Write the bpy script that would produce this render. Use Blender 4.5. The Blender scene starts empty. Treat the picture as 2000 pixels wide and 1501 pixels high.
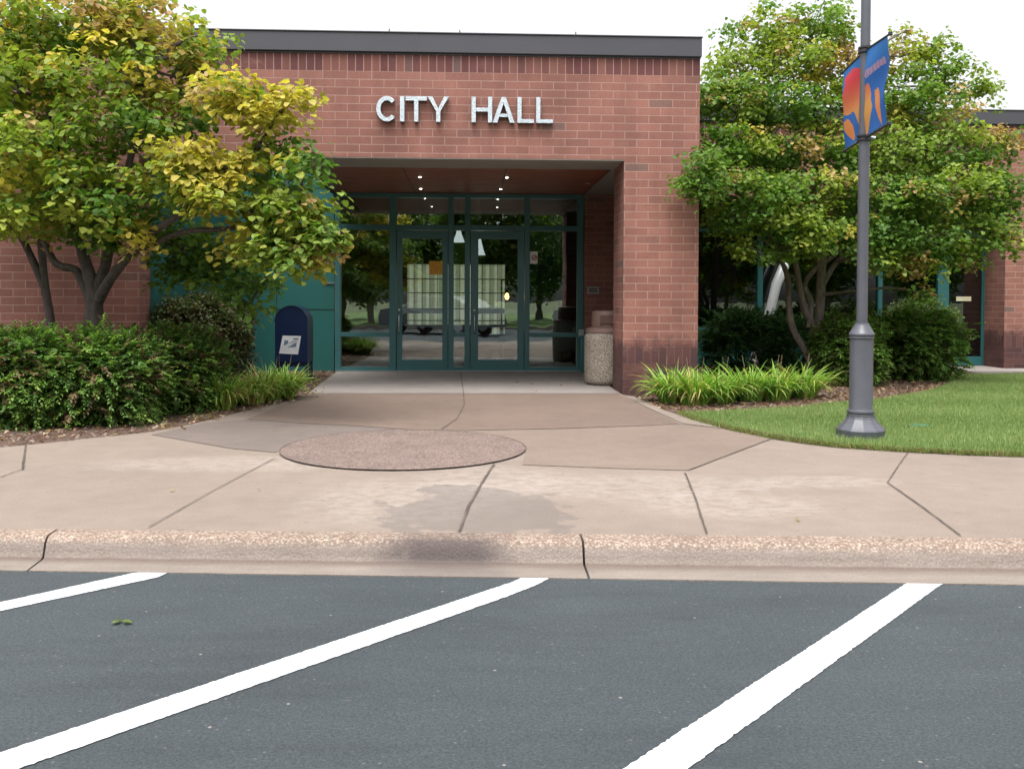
import bpy, math, random
import numpy as np
from math import radians as R_, sin, cos, pi
from mathutils import Matrix, Vector
random.seed(7); rng = np.random.default_rng(7)
S = bpy.context.scene; COL = S.collection

# ------------------------------------------------------------------ camera
FPX = 1850.; PSI = .046; TH = .0238; RL = .004; H0 = 1.22
fw = Vector((sin(PSI)*cos(TH), cos(PSI)*cos(TH), -sin(TH)))
r0 = Vector((cos(PSI), -sin(PSI), 0)); u0 = r0.cross(fw)
RI = r0*cos(RL) + u0*sin(RL); UP = RI.cross(fw)
cam_d = bpy.data.cameras.new('camera'); cam = bpy.data.objects.new('camera', cam_d); COL.objects.link(cam)
cam_d.sensor_width = 36; cam_d.lens = 36*FPX/2000; cam_d.shift_y = -(750.5-627.)/2000
cam_d.clip_start = .05; cam_d.clip_end = 2000
M = Matrix((RI, UP, -fw)).transposed().to_4x4(); M.translation = (0, 0, H0)
cam.matrix_world = M; S.camera = cam

def ray(u, v): return fw + RI*((u-1000.)/FPX) + UP*((627.-v)/FPX)
def G(u, v, z=0.):                      # photo pixel -> point on the level z
    d = ray(u, v); t = (z-H0)/d.z; return Vector((d.x*t, d.y*t, z))
def W(u, v, y):                         # photo pixel -> point on the upright plane at distance y
    d = ray(u, v); t = y/d.y; return Vector((d.x*t, y, H0+d.z*t))

# ------------------------------------------------------------------ world, sun, exposure
w = bpy.data.worlds.new('World'); S.world = w; w.use_nodes = True
nt = w.node_tree; bg = nt.nodes['Background']
sky = nt.nodes.new('ShaderNodeTexSky'); sky.sky_type = 'NISHITA'; sky.sun_disc = False
SUN_EL, SUN_AZ = 68, 200               # azimuth measured clockwise from +Y
sky.sun_elevation = R_(SUN_EL); sky.sun_rotation = R_(SUN_AZ); sky.dust_density = 6; sky.air_density = 1.0
hs = nt.nodes.new('ShaderNodeHueSaturation'); hs.inputs['Saturation'].default_value = .14
nt.links.new(sky.outputs[0], hs.inputs['Color']); nt.links.new(hs.outputs[0], bg.inputs['Color'])
bg.inputs['Strength'].default_value = .15
sl = bpy.data.lights.new('sun', 'SUN'); sl.energy = .42; sl.angle = R_(25); sl.color = (1, .96, .9)
so = bpy.data.objects.new('sun', sl); COL.objects.link(so)
sd = Vector((sin(R_(SUN_AZ))*cos(R_(SUN_EL)), cos(R_(SUN_AZ))*cos(R_(SUN_EL)), sin(R_(SUN_EL))))
so.rotation_euler = sd.to_track_quat('Z', 'Y').to_euler(); so.location = sd*40
S.render.engine = 'CYCLES'
S.view_settings.view_transform = 'Standard'; S.view_settings.look = 'None'
S.view_settings.exposure = 1.28; S.view_settings.gamma = 1
S.cycles.max_bounces = 8; S.cycles.transparent_max_bounces = 16

# ------------------------------------------------------------------ materials
def newmat(name):
    m = bpy.data.materials.new(name); m.use_nodes = True
    return m, m.node_tree, m.node_tree.nodes['Principled BSDF']
def lk(t, a, b): t.links.new(a, b)
def nd(t, ty, **kw):
    n = t.nodes.new(ty)
    for k, v in kw.items(): setattr(n, k, v)
    return n
def pos(t): return nd(t, 'ShaderNodeNewGeometry').outputs['Position']
def noise(t, vec, sc, det=4, rough=.55, scale3=None):
    if scale3:
        mp = nd(t, 'ShaderNodeMapping'); mp.inputs['Scale'].default_value = scale3; lk(t, vec, mp.inputs['Vector']); vec = mp.outputs[0]
    n = nd(t, 'ShaderNodeTexNoise'); n.inputs['Scale'].default_value = sc; n.inputs['Detail'].default_value = det
    n.inputs['Roughness'].default_value = rough; lk(t, vec, n.inputs['Vector']); return n.outputs['Fac']
def ramp(t, fac, stops):
    r = nd(t, 'ShaderNodeValToRGB'); e = r.color_ramp.elements
    while len(e) < len(stops): e.new(.5)
    for i, (p, c) in enumerate(stops):
        e[i].position = p; e[i].color = (c if len(c) == 4 else (*c, 1)) if hasattr(c, '__len__') else (c, c, c, 1)
    lk(t, fac, r.inputs[0]); return r.outputs[0]
def mix(t, fac, a, b, mode='MIX'):
    n = nd(t, 'ShaderNodeMix', data_type='RGBA', blend_type=mode)
    for i, v in ((0, fac), (6, a), (7, b)):
        if isinstance(v, (int, float)): n.inputs[i].default_value = v
        elif isinstance(v, tuple): n.inputs[i].default_value = (*v, 1)
        else: lk(t, v, n.inputs[i])
    return n.outputs[2]
def mth(t, op, a, b=0, clamp=False):
    n = nd(t, 'ShaderNodeMath', operation=op, use_clamp=clamp)
    for i, v in ((0, a), (1, b)):
        if isinstance(v, (int, float)): n.inputs[i].default_value = v
        else: lk(t, v, n.inputs[i])
    return n.outputs[0]
def bump(t, b, h, strength=.3, dist=.01):
    n = nd(t, 'ShaderNodeBump'); n.inputs['Strength'].default_value = strength; n.inputs['Distance'].default_value = dist
    lk(t, h, n.inputs['Height']); lk(t, n.outputs[0], b.inputs['Normal'])
def plain(name, c, rough=.5, metal=0., var=.12, vs=6., bs=.0, bsc=60, spec=.5, coat=0):
    m, t, b = newmat(name); p = pos(t)
    n = noise(t, p, vs, 5)
    lo = tuple(x*(1-var) for x in c); hi = tuple(min(1, x*(1+var)) for x in c)
    lk(t, ramp(t, n, [(.3, lo), (.7, hi)]), b.inputs['Base Color'])
    b.inputs['Roughness'].default_value = rough; b.inputs['Metallic'].default_value = metal
    b.inputs['Specular IOR Level'].default_value = spec; b.inputs['Coat Weight'].default_value = coat
    if bs: bump(t, b, noise(t, p, bsc, 4), bs, .01)
    return m

def brick_mat(name, dark=1.0):
    m, t, b = newmat(name)
    g = nd(t, 'ShaderNodeNewGeometry'); sp = nd(t, 'ShaderNodeSeparateXYZ'); lk(t, g.outputs['Position'], sp.inputs[0])
    sn = nd(t, 'ShaderNodeSeparateXYZ'); lk(t, g.outputs['True Normal'], sn.inputs[0])
    side = mth(t, 'GREATER_THAN', mth(t, 'ABSOLUTE', sn.outputs[0]), .5)
    ux = mth(t, 'ADD', mth(t, 'MULTIPLY', sp.outputs[0], mth(t, 'SUBTRACT', 1, side)), mth(t, 'MULTIPLY', sp.outputs[1], side))
    z = sp.outputs[2]
    def bt(u, v, bw, rh, off):
        c = nd(t, 'ShaderNodeCombineXYZ'); lk(t, u, c.inputs[0]); lk(t, v, c.inputs[1])
        k = nd(t, 'ShaderNodeTexBrick'); k.offset = off; k.inputs['Scale'].default_value = 1
        k.inputs['Brick Width'].default_value = bw; k.inputs['Row Height'].default_value = rh
        k.inputs['Mortar Size'].default_value = .006; k.inputs['Mortar Smooth'].default_value = .3
        k.inputs['Color1'].default_value = (0, 0, 0, 1); k.inputs['Color2'].default_value = (1, 1, 1, 1)
        k.inputs['Mortar'].default_value = (0, 0, 0, 1); lk(t, c.outputs[0], k.inputs['Vector']); return k
    run = bt(ux, mth(t, 'ADD', z, .0), .305, .1016, .5)
    sol = bt(mth(t, 'ADD', z, -4.058+.240*20), ux, .240, .1016, 0.)
    sol2 = bt(mth(t, 'ADD', z, -.39+.305*3), ux, .305, .1016, 0.)
    ms = mth(t, 'GREATER_THAN', z, 4.061)
    mb = mth(t, 'MULTIPLY', mth(t, 'LESS_THAN', z, .609), mth(t, 'GREATER_THAN', z, .392))
    base = mth(t, 'LESS_THAN', z, .69)
    rnd = mix(t, mb, mix(t, ms, run.outputs['Color'], sol.outputs['Color']), sol2.outputs['Color'])
    mor = mix(t, mb, mix(t, ms, run.outputs['Fac'], sol.outputs['Fac']), sol2.outputs['Fac'])
    body = ramp(t, rnd, [(0., (.16, .095, .080)), (.02, (.19, .094, .076)), (.04, (.228, .096, .073)), (.5, (.252, .106, .081)), (1., (.282, .122, .094))])
    solc = ramp(t, rnd, [(0., (.13, .08, .075)), (.08, (.145, .05, .046)), (.5, (.115, .036, .036)), (.85, (.185, .066, .053)), (1., (.215, .088, .066))])
    dk = ramp(t, rnd, [(0., (.072, .032, .032)), (.5, (.098, .038, .035)), (1., (.13, .052, .043))])
    bn = mth(t, 'ADD', z, mth(t, 'MULTIPLY', mth(t, 'SUBTRACT', noise(t, g.outputs['Position'], 4.5, 6, .7), .5), .5))
    base = ramp(t, bn, [(.60, 1.), (.74, 0.)])
    body = mix(t, ms, body, solc); body = mix(t, base, body, dk)
    p = g.outputs['Position']
    body = mix(t, 1., body, ramp(t, noise(t, p, 1.3, 5, .6), [(.3, .80), (.7, 1.12)]), 'MULTIPLY')
    body = mix(t, 1., body, ramp(t, noise(t, p, 45, 4, .7), [(.25, .82), (.75, 1.15)]), 'MULTIPLY')
    # lime bloom washed out of the joints
    bl = ramp(t, noise(t, p, 2.4, 6, .7, (1, 1, 1.6)), [(.57, 0.), (.72, .35)])
    body = mix(t, bl, body, (.29, .165, .125))
    mc = mix(t, noise(t, p, 3., 4), (.30, .175, .143), (.375, .238, .195))
    mc = mix(t, mth(t, 'MULTIPLY', base, .85), mc, (.095, .045, .040))
    fin = mix(t, mor, body, mc)
    fin = mix(t, 1., fin, ramp(t, noise(t, p, 1.1, 6, .7, (2.2, 2.2, .35)), [(.3, .84), (.65, 1.08)]), 'MULTIPLY')
    lowd = ramp(t, mth(t, 'ADD', z, mth(t, 'MULTIPLY', noise(t, p, 5, 5, .7), .35)), [(.1, .62), (.75, 1.)])
    fin = mix(t, 1., fin, lowd, 'MULTIPLY')
    lk(t, fin, b.inputs['Base Color'])
    b.inputs['Roughness'].default_value = .82
    h = mth(t, 'ADD', mth(t, 'MULTIPLY', mor, -1.), mth(t, 'MULTIPLY', noise(t, p, 90, 3), .35))
    bump(t, b, h, .45, .006)
    return m

def leaf_mat(name, trans=.35, rough=.45):
    m, t, b = newmat(name)
    a = nd(t, 'ShaderNodeAttribute', attribute_name='Col')
    n = noise(t, pos(t), 30, 3)
    c = mix(t, 1., a.outputs['Color'], ramp(t, n, [(.3, .8), (.7, 1.2)]), 'MULTIPLY')
    lk(t, c, b.inputs['Base Color']); b.inputs['Roughness'].default_value = rough
    b.inputs['Specular IOR Level'].default_value = .35
    tr = nd(t, 'ShaderNodeBsdfTranslucent'); lk(t, mix(t, 1., c, (1.1, 1.25, .6), 'MULTIPLY'), tr.inputs[0])
    ms = nd(t, 'ShaderNodeMixShader'); ms.inputs[0].default_value = trans
    lk(t, b.outputs[0], ms.inputs[1]); lk(t, tr.outputs[0], ms.inputs[2])
    lk(t, ms.outputs[0], t.nodes['Material Output'].inputs[0]); return m

def bark_mat(name, c):
    m, t, b = newmat(name); p = pos(t)
    n = noise(t, p, 14, 6, .65, (1.6, 1.6, .5))
    lk(t, ramp(t, n, [(.3, tuple(x*.5 for x in c)), (.55, c), (.72, tuple(x*1.5 for x in c))]), b.inputs['Base Color'])
    b.inputs['Roughness'].default_value = .85; bump(t, b, n, .6, .02); return m

def concrete(name, c, stain=False, eff=.5):
    m, t, b = newmat(name); p = pos(t)
    c0 = ramp(t, noise(t, p, .8, 6, .6), [(.3, tuple(x*.88 for x in c)), (.7, tuple(x*1.08 for x in c))])
    c0 = mix(t, 1., c0, ramp(t, noise(t, p, 85, 5, .8), [(.28, .78), (.72, 1.2)]), 'MULTIPLY')
    c0 = mix(t, 1., c0, ramp(t, noise(t, p, 5.5, 6, .7), [(.3, .92), (.7, 1.07)]), 'MULTIPLY')
    c0 = mix(t, mth(t, 'MULTIPLY', ramp(t, noise(t, p, 13, 2, .4), [(.73, 0.), (.76, 1.)]), .35), c0, tuple(x*.45 for x in c))
    if eff:
        n = noise(t, p, 1.9, 8, .68, (1, 1, 1)); f = ramp(t, n, [(.52, 0.), (.66, eff)])
        f2 = ramp(t, noise(t, p, 22, 5, .7, (.6, 1.6, 1)), [(.42, 0.), (.6, 1.)])
        c0 = mix(t, mth(t, 'MULTIPLY', f, f2), c0, tuple(min(1, x*1.32) for x in c))
    def blob(cx, cy, rx, ry, soft, wob):
        sp = nd(t, 'ShaderNodeSeparateXYZ'); lk(t, p, sp.inputs[0])
        a = mth(t, 'DIVIDE', mth(t, 'SUBTRACT', sp.outputs[0], cx), rx); q = mth(t, 'DIVIDE', mth(t, 'SUBTRACT', sp.outputs[1], cy), ry)
        d = mth(t, 'SQRT', mth(t, 'ADD', mth(t, 'MULTIPLY', a, a), mth(t, 'MULTIPLY', q, q)))
        d = mth(t, 'ADD', d, mth(t, 'MULTIPLY', mth(t, 'SUBTRACT', noise(t, p, 3.2, 7, .65), .5), wob))
        return ramp(t, mth(t, 'SUBTRACT', 1.5, d), [(max(0, .5-soft), 0.), (min(1, .5+soft), 1.)])
    if stain:
        g2 = ramp(t, noise(t, p, 11, 7, .78, (.8, 1.1, 1)), [(.40, 0.), (.56, 1.)])
        for (u, v, rx, ry) in ((800, 975, .62, .62), (1230, 950, 1.0, .42), (960, 935, .5, .5), (1420, 985, .55, .35), (440, 905, 1.0, .3), (1600, 940, .5, .2)):
            q = G(u, v); f = blob(q.x, q.y, rx, ry, .25, 1.2)
            c0 = mix(t, mth(t, 'MULTIPLY', mth(t, 'MULTIPLY', f, g2), .6), c0, (.33, .285, .25))
        q = G(925, 1000); f = blob(q.x, q.y, .50, .66, .05, 2.6)
        c0 = mix(t, mth(t, 'MULTIPLY', f, .55), c0, (.138, .118, .108))
    lk(t, c0, b.inputs['Base Color']); b.inputs['Roughness'].default_value = .85; b.inputs['Specular IOR Level'].default_value = .3
    bump(t, b, noise(t, p, 160, 3), .35, .004); return m

def aggregate(name, cols, sc, bs=.6, stain=None):
    m, t, b = newmat(name); p = pos(t)
    v = nd(t, 'ShaderNodeTexVoronoi'); v.inputs['Scale'].default_value = sc; lk(t, p, v.inputs['Vector'])
    s = nd(t, 'ShaderNodeSeparateColor'); lk(t, v.outputs['Color'], s.inputs[0])
    c = ramp(t, s.outputs[0], [(i/(len(cols)-1), k) for i, k in enumerate(cols)])
    c = mix(t, ramp(t, v.outputs['Distance'], [(.35, 0.), (.62, .6)]), c, tuple(x*.5 for x in cols[0]))
    c = mix(t, 1., c, ramp(t, noise(t, p, 3, 6, .65), [(.3, .85), (.7, 1.12)]), 'MULTIPLY')
    if stain: c = stain(t, p, c)
    lk(t, c, b.inputs['Base Color']); b.inputs['Roughness'].default_value = .8
    bump(t, b, mth(t, 'MULTIPLY', v.outputs['Distance'], -1), bs, .006); return m

def glass_mat(name, tint=(.62, .68, .66), ref=1.0):
    m, t, b = newmat(name); t.nodes.remove(b)
    tr = nd(t, 'ShaderNodeBsdfTransparent'); tr.inputs[0].default_value = (*tint, 1)
    gl = nd(t, 'ShaderNodeBsdfGlossy'); gl.inputs['Roughness'].default_value = .0; gl.inputs['Color'].default_value = (.9, .95, .95, 1)
    fr = nd(t, 'ShaderNodeFresnel'); fr.inputs[0].default_value = 1.55
    f = mth(t, 'ADD', mth(t, 'MULTIPLY', fr.outputs[0], 2.3*ref), .09*ref, True)
    ms = nd(t, 'ShaderNodeMixShader'); lk(t, f, ms.inputs[0]); lk(t, tr.outputs[0], ms.inputs[1]); lk(t, gl.outputs[0], ms.inputs[2])
    n = nd(t, 'ShaderNodeBump'); n.inputs['Strength'].default_value = .06; n.inputs['Distance'].default_value = .02
    lk(t, noise(t, pos(t), 1.6, 2), n.inputs['Height']); lk(t, n.outputs[0], gl.inputs['Normal'])
    lk(t, ms.outputs[0], t.nodes['Material Output'].inputs[0]); return m
def emit_mat(name, c, s):
    m, t, b = newmat(name); b.inputs['Base Color'].default_value = (*c, 1)
    b.inputs['Emission Color'].default_value = (*c, 1); b.inputs['Emission Strength'].default_value = s; return m

BRICK = brick_mat('red_brick')
FASC = plain('dark_bronze_metal', (.056, .054, .064), .45, .0, .06, 1.5)
SOFF = plain('grey_soffit', (.27, .25, .225), .7, 0, .05)
TEAL = plain('teal_panel', (.028, .135, .122), .38, 0, .07, 1.2)
TEALF = plain('teal_frame', (.052, .155, .160), .32, 0, .06, 4)
TEALB = plain('bright_teal_frame', (.03, .135, .135), .35, 0, .06, 4)
DARKJ = plain('dark_joint', (.06, .048, .042), .9)
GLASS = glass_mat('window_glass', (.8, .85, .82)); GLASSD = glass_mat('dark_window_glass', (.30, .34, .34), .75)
def asphalt():
    m, t, b = newmat('asphalt'); p = pos(t)
    c = ramp(t, noise(t, p, .7, 5), [(.3, (.044, .054, .060)), (.7, (.056, .067, .073))])
    c = mix(t, 1., c, ramp(t, noise(t, p, 95, 4, .85), [(.28, .35), (.5, .95), (.72, 1.75)]), 'MULTIPLY')
    c = mix(t, 1., c, ramp(t, noise(t, p, 2.2, 6, .7, (.35, 1.4, 1)), [(.32, .80), (.5, 1.), (.7, 1.1)]), 'MULTIPLY')
    c = mix(t, mth(t, 'MULTIPLY', ramp(t, noise(t, p, 34, 3, .8), [(.62, 0.), (.68, 1.)]), .5), c, (.105, .11, .108))
    v = nd(t, 'ShaderNodeTexVoronoi'); v.inputs['Scale'].default_value = 9; lk(t, p, v.inputs['Vector'])
    s = nd(t, 'ShaderNodeSeparateColor'); lk(t, v.outputs['Color'], s.inputs[0])
    f = mth(t, 'MULTIPLY', mth(t, 'LESS_THAN', v.outputs['Distance'], .055), mth(t, 'GREATER_THAN', s.outputs[0], .62))
    c = mix(t, mth(t, 'MULTIPLY', f, .75), c, (.33, .30, .27))
    v2 = nd(t, 'ShaderNodeTexVoronoi'); v2.inputs['Scale'].default_value = 26; lk(t, p, v2.inputs['Vector'])
    s2 = nd(t, 'ShaderNodeSeparateColor'); lk(t, v2.outputs['Color'], s2.inputs[0])
    c = mix(t, mth(t, 'MULTIPLY', mth(t, 'MULTIPLY', mth(t, 'LESS_THAN', v2.outputs['Distance'], .14), mth(t, 'GREATER_THAN', s2.outputs[1], .80)), .5), c, (.19, .165, .15))
    sc = ramp(t, noise(t, p, 1.6, 5, .6, (.5, 3.2, 1)), [(.60, 0.), (.72, .32)])
    c = mix(t, sc, c, (.022, .027, .032))
    lk(t, c, b.inputs['Base Color']); b.inputs['Roughness'].default_value = .78; b.inputs['Specular IOR Level'].default_value = .4
    bump(t, b, noise(t, p, 170, 3, .8), .8, .006); return m
ASPH = asphalt()
def paint():
    m, t, b = newmat('white_road_paint'); p = pos(t)
    f = ramp(t, noise(t, p, 120, 4, .8), [(.54, 0.), (.64, .8)])
    f2 = ramp(t, noise(t, p, 5, 4, .7), [(.4, .25), (.58, 1.)])
    c = mix(t, mth(t, 'MULTIPLY', f, f2), ramp(t, noise(t, p, 4, 4), [(.3, (.56, .57, .59)), (.7, (.68, .69, .71))]), (.13, .145, .15))
    lk(t, c, b.inputs['Base Color']); b.inputs['Roughness'].default_value = .6
    bump(t, b, noise(t, p, 170, 3, .8), .5, .004); return m
PAINT = paint()
CON = concrete('plaza_concrete', (.235, .190, .158), True, .3)
CON_L = concrete('pale_concrete', (.275, .245, .225), False, .3)
CON_T = concrete('tan_concrete', (.172, .127, .102), False, .2)
CON_D = concrete('grey_concrete', (.165, .134, .118), False, .25)
CON_R = concrete('buff_concrete', (.203, .156, .127), False, .3)
PEB = aggregate('red_pebble_paving', [(.165, .115, .098), (.215, .155, .132), (.27, .205, .178), (.185, .13, .11)], 52)
def kstain(t, p, c):
    a = G(870, 1070, -.05); sp = nd(t, 'ShaderNodeSeparateXYZ'); lk(t, p, sp.inputs[0])
    d = mth(t, 'ABSOLUTE', mth(t, 'DIVIDE', mth(t, 'SUBTRACT', sp.outputs[0], a.x), .42))
    f = ramp(t, mth(t, 'ADD', d, mth(t, 'MULTIPLY', mth(t, 'SUBTRACT', noise(t, p, 7, 5), .5), .9)), [(.35, .85), (1., 0.)])
    # the face is worn smoother and greyer than the pebbly top, the gutter pan is plain concrete
    z = sp.outputs[2]
    face = ramp(t, mth(t, 'ADD', z, mth(t, 'ADD', .13, mth(t, 'MULTIPLY', noise(t, p, 9, 4), .02))), [(.095, .85), (.128, 0.)])
    c = mix(t, face, c, ramp(t, noise(t, p, 4, 7, .7, (1, 3, 6)), [(.3, (.175, .142, .122)), (.7, (.245, .205, .180))]))
    pan = mth(t, 'LESS_THAN', z, -.1075)
    c = mix(t, mth(t, 'MULTIPLY', pan, .9), c, ramp(t, noise(t, p, 3, 7, .65, (1, 4, 4)), [(.3, (.180, .148, .124)), (.7, (.245, .208, .178))]))
    c = mix(t, 1., c, ramp(t, noise(t, p, 110, 4, .8), [(.25, .75), (.75, 1.2)]), 'MULTIPLY')
    silt = ramp(t, mth(t, 'ABSOLUTE', mth(t, 'ADD', z, .1055)), [(.002, .75), (.008, 0.)])
    c = mix(t, silt, c, (.095, .062, .048))
    return mix(t, mth(t, 'MULTIPLY', f, ramp(t, mth(t, 'ADD', z, .12), [(.0, .3), (.03, 1.), (.11, 1.), (.122, .35)])), c, (.06, .045, .045))
KERB = aggregate('kerb_aggregate', [(.22, .155, .12), (.34, .25, .19), (.44, .37, .30), (.24, .16, .125), (.40, .31, .24)], 75, .5, kstain)
CANM = aggregate('pale_exposed_aggregate', [(.25, .20, .15), (.40, .34, .28), (.48, .43, .37), (.33, .27, .21)], 60)
LIDM = plain('brown_plastic_lid', (.19, .115, .095), .6, 0, .08)
MULCH = plain('bark_mulch', (.10, .06, .046), .95, 0, .5, 25, .9, 60)
METAL = plain('brushed_aluminium', (.60, .63, .66), .33, 1., .1, 30)
CHROME = plain('satin_steel', (.85, .88, .9), .4, .6, .03, 10)
POLE = plain('grey_painted_steel', (.085, .088, .105), .36, 0, .08, 8, .1, 120)
BLACKM = plain('black_fitting', (.02, .02, .022), .5)
NAVY = plain('navy_enamel', (.009, .022, .075), .35, 0, .1, 5)
WHITE = plain('white_sheet', (.8, .8, .8), .5, 0, .02)
SKYBL = plain('pale_blue_ink', (.16, .24, .34), .5); REDI = plain('red_ink', (.45, .05, .06), .5)
LEAF = leaf_mat('leaf', .46, .55); NEED = leaf_mat('shrub_leaf', .34, .6); BLADE = leaf_mat('blade', .3, .45)
BARKL = bark_mat('dark_bark', (.085, .068, .060)); BARKR = bark_mat('grey_bark', (.20, .165, .135))
TWIG = bark_mat('twig_bark', (.07, .05, .04))

# ------------------------------------------------------------------ mesh helpers
def tag(o, label=None, cat=None, group=None, kind=None):
    for k, v in (('label', label), ('category', cat), ('group', group), ('kind', kind)):
        if v: o[k] = v
    return o
def empty(name, loc, label, cat, group=None):
    o = bpy.data.objects.new(name, None); COL.objects.link(o); o.location = loc; o.empty_display_size = .1
    return tag(o, label, cat, group)
def link(name, me, parent=None, mats=(), smooth=False):
    for m in (mats if isinstance(mats, (list, tuple)) else [mats]): me.materials.append(m)
    o = bpy.data.objects.new(name, me); COL.objects.link(o)
    if parent:
        o.parent = parent
        if parent.type == 'EMPTY': o.location = -Vector(parent.location)
    if smooth: me.polygons.foreach_set('use_smooth', [True]*len(me.polygons))
    return o
class MB:
    def __init__(s): s.v = []; s.f = []; s.m = []
    def add(s, vs, fs, mi=0):
        k = len(s.v); s.v += [tuple(x) for x in vs]; s.f += [tuple(i+k for i in f) for f in fs]; s.m += [mi]*len(fs); return s
    def box(s, a, b, mi=0):
        x0, y0, z0 = a; x1, y1, z1 = b
        if x0 > x1: x0, x1 = x1, x0
        if y0 > y1: y0, y1 = y1, y0
        if z0 > z1: z0, z1 = z1, z0
        return s.add([(x0, y0, z0), (x1, y0, z0), (x1, y1, z0), (x0, y1, z0), (x0, y0, z1), (x1, y0, z1), (x1, y1, z1), (x0, y1, z1)],
            [(0, 3, 2, 1), (4, 5, 6, 7), (0, 1, 5, 4), (1, 2, 6, 5), (2, 3, 7, 6), (3, 0, 4, 7)], mi)
    def prism(s, pts, z0, z1, mi=0):     # plan polygon, ccw
        n = len(pts); v = [(p[0], p[1], z0) for p in pts]+[(p[0], p[1], z1) for p in pts]
        return s.add(v, [tuple(reversed(range(n))), tuple(range(n, 2*n))]+[(i, (i+1) % n, n+(i+1) % n, n+i) for i in range(n)], mi)
    def prismy(s, pts, y0, y1, mi=0):    # front polygon (x,z), y0 nearer
        n = len(pts); v = [(p[0], y0, p[1]) for p in pts]+[(p[0], y1, p[1]) for p in pts]
        return s.add(v, [tuple(range(n)), tuple(reversed(range(n, 2*n)))]+[(i, n+i, n+(i+1) % n, (i+1) % n) for i in range(n)], mi)
    def lathe(s, prof, c, seg=24, mi=0, cap=True):
        k = []
        for r, z in prof:
            for j in range(seg):
                a = 2*pi*(j+.5)/seg; k.append((c[0]+r*cos(a), c[1]+r*sin(a), c[2]+z))
        f = [(i*seg+j, i*seg+(j+1) % seg, (i+1)*seg+(j+1) % seg, (i+1)*seg+j) for i in range(len(prof)-1) for j in range(seg)]
        if cap: f += [tuple(reversed(range(seg))), tuple(range((len(prof)-1)*seg, len(prof)*seg))]
        return s.add(k, f, mi)
    def tube(s, pts, rad, seg=7, mi=0):
        pts = [Vector(p) for p in pts]; n = len(pts); vs = []
        ref = Vector((.3, .2, 1)).normalized() if abs((pts[-1]-pts[0]).normalized().z) < .9 else Vector((1, 0, .1))
        for i, p in enumerate(pts):
            t = (pts[min(i+1, n-1)]-pts[max(i-1, 0)]).normalized(); a = t.cross(ref).normalized(); b = t.cross(a)
            for j in range(seg):
                q = 2*pi*j/seg; vs.append(p+(a*cos(q)+b*sin(q))*rad[i])
        f = [(i*seg+j, (i+1)*seg+j, (i+1)*seg+(j+1) % seg, i*seg+(j+1) % seg) for i in range(n-1) for j in range(seg)]
        f += [tuple(range(seg)), tuple(reversed(range((n-1)*seg, n*seg)))]
        return s.add(vs, f, mi)
    def build(s, name, mats, parent=None, smooth=False, bevel=0):
        me = bpy.data.meshes.new(name); me.from_pydata(s.v, [], s.f); me.update()
        o = link(name, me, parent, mats, smooth)
        if len(me.materials) > 1: me.polygons.foreach_set('material_index', s.m)
        if bevel:
            b = o.modifiers.new('bevel', 'BEVEL'); b.width = bevel; b.segments = 2; b.limit_method = 'ANGLE'
        if smooth and not bevel:
            me.set_sharp_from_angle(angle=R_(40))
        return o
def struct(o): o['kind'] = 'structure'; return o

# quads given as numpy: verts (N,3), faces (M,4), colours per face
def npmesh(name, V, Fc, C, mats, parent=None):
    me = bpy.data.meshes.new(name); me.vertices.add(len(V)); me.vertices.foreach_set('co', V.astype(np.float32).ravel())
    me.loops.add(Fc.size); me.polygons.add(len(Fc))
    me.loops.foreach_set('vertex_index', Fc.astype(np.int32).ravel())
    me.polygons.foreach_set('loop_start', np.arange(0, Fc.size, 4, dtype=np.int32))
    me.update(calc_edges=True)
    ca = me.color_attributes.new('Col', 'FLOAT_COLOR', 'CORNER')
    cc = np.ones((Fc.size, 4), np.float32); cc[:, :3] = np.repeat(C, 4, axis=0); ca.data.foreach_set('color', cc.ravel())
    return link(name, me, parent, mats, False)
def rotmats(n, up_bias=None, az=None, tilt=None, roll=None):
    az = rng.uniform(0, 2*pi, n) if az is None else az
    tilt = rng.uniform(-.5, .5, n) if tilt is None else tilt
    roll = rng.uniform(-.5, .5, n) if roll is None else roll
    ca, sa, ct, st, cr, sr = np.cos(az), np.sin(az), np.cos(tilt), np.sin(tilt), np.cos(roll), np.sin(roll)
    Z = np.zeros(n); O = np.ones(n)
    Rz = np.stack([ca, -sa, Z, sa, ca, Z, Z, Z, O], 1).reshape(n, 3, 3)
    Rx = np.stack([O, Z, Z, Z, ct, -st, Z, st, ct], 1).reshape(n, 3, 3)
    Ry = np.stack([cr, Z, sr, Z, O, Z, -sr, Z, cr], 1).reshape(n, 3, 3)
    return Rz @ Rx @ Ry
# a leaf lies along +Y: 6 verts, 2 folded quads (or lobed with 4 quads)
LEAFV = np.array([[0, 0, 0], [.44, .22, .06], [.34, .74, .02], [0, 1., -.14], [-.34, .74, .02], [-.44, .22, .06]])
LEAFF = np.array([[0, 1, 2, 3], [0, 3, 4, 5]])
def place(tv, tf, P, Rm, sc, C, cvar=.15):
    n = len(P); k = len(tv)
    V = np.einsum('nij,kj->nki', Rm, tv)*sc[:, None, None] + P[:, None, :]
    Fc = tf[None]+(np.arange(n)*k)[:, None, None]
    CC = np.repeat(C*(1+rng.normal(0, cvar, (n, 1))), len(tf), axis=0).clip(0, 1)
    return V.reshape(-1, 3), Fc.reshape(-1, 4), CC
def merge(parts):
    V = []; Fc = []; C = []; o = 0
    for v, f, c in parts: V.append(v); Fc.append(f+o); C.append(c); o += len(v)
    return np.concatenate(V), np.concatenate(Fc), np.concatenate(C)

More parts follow.
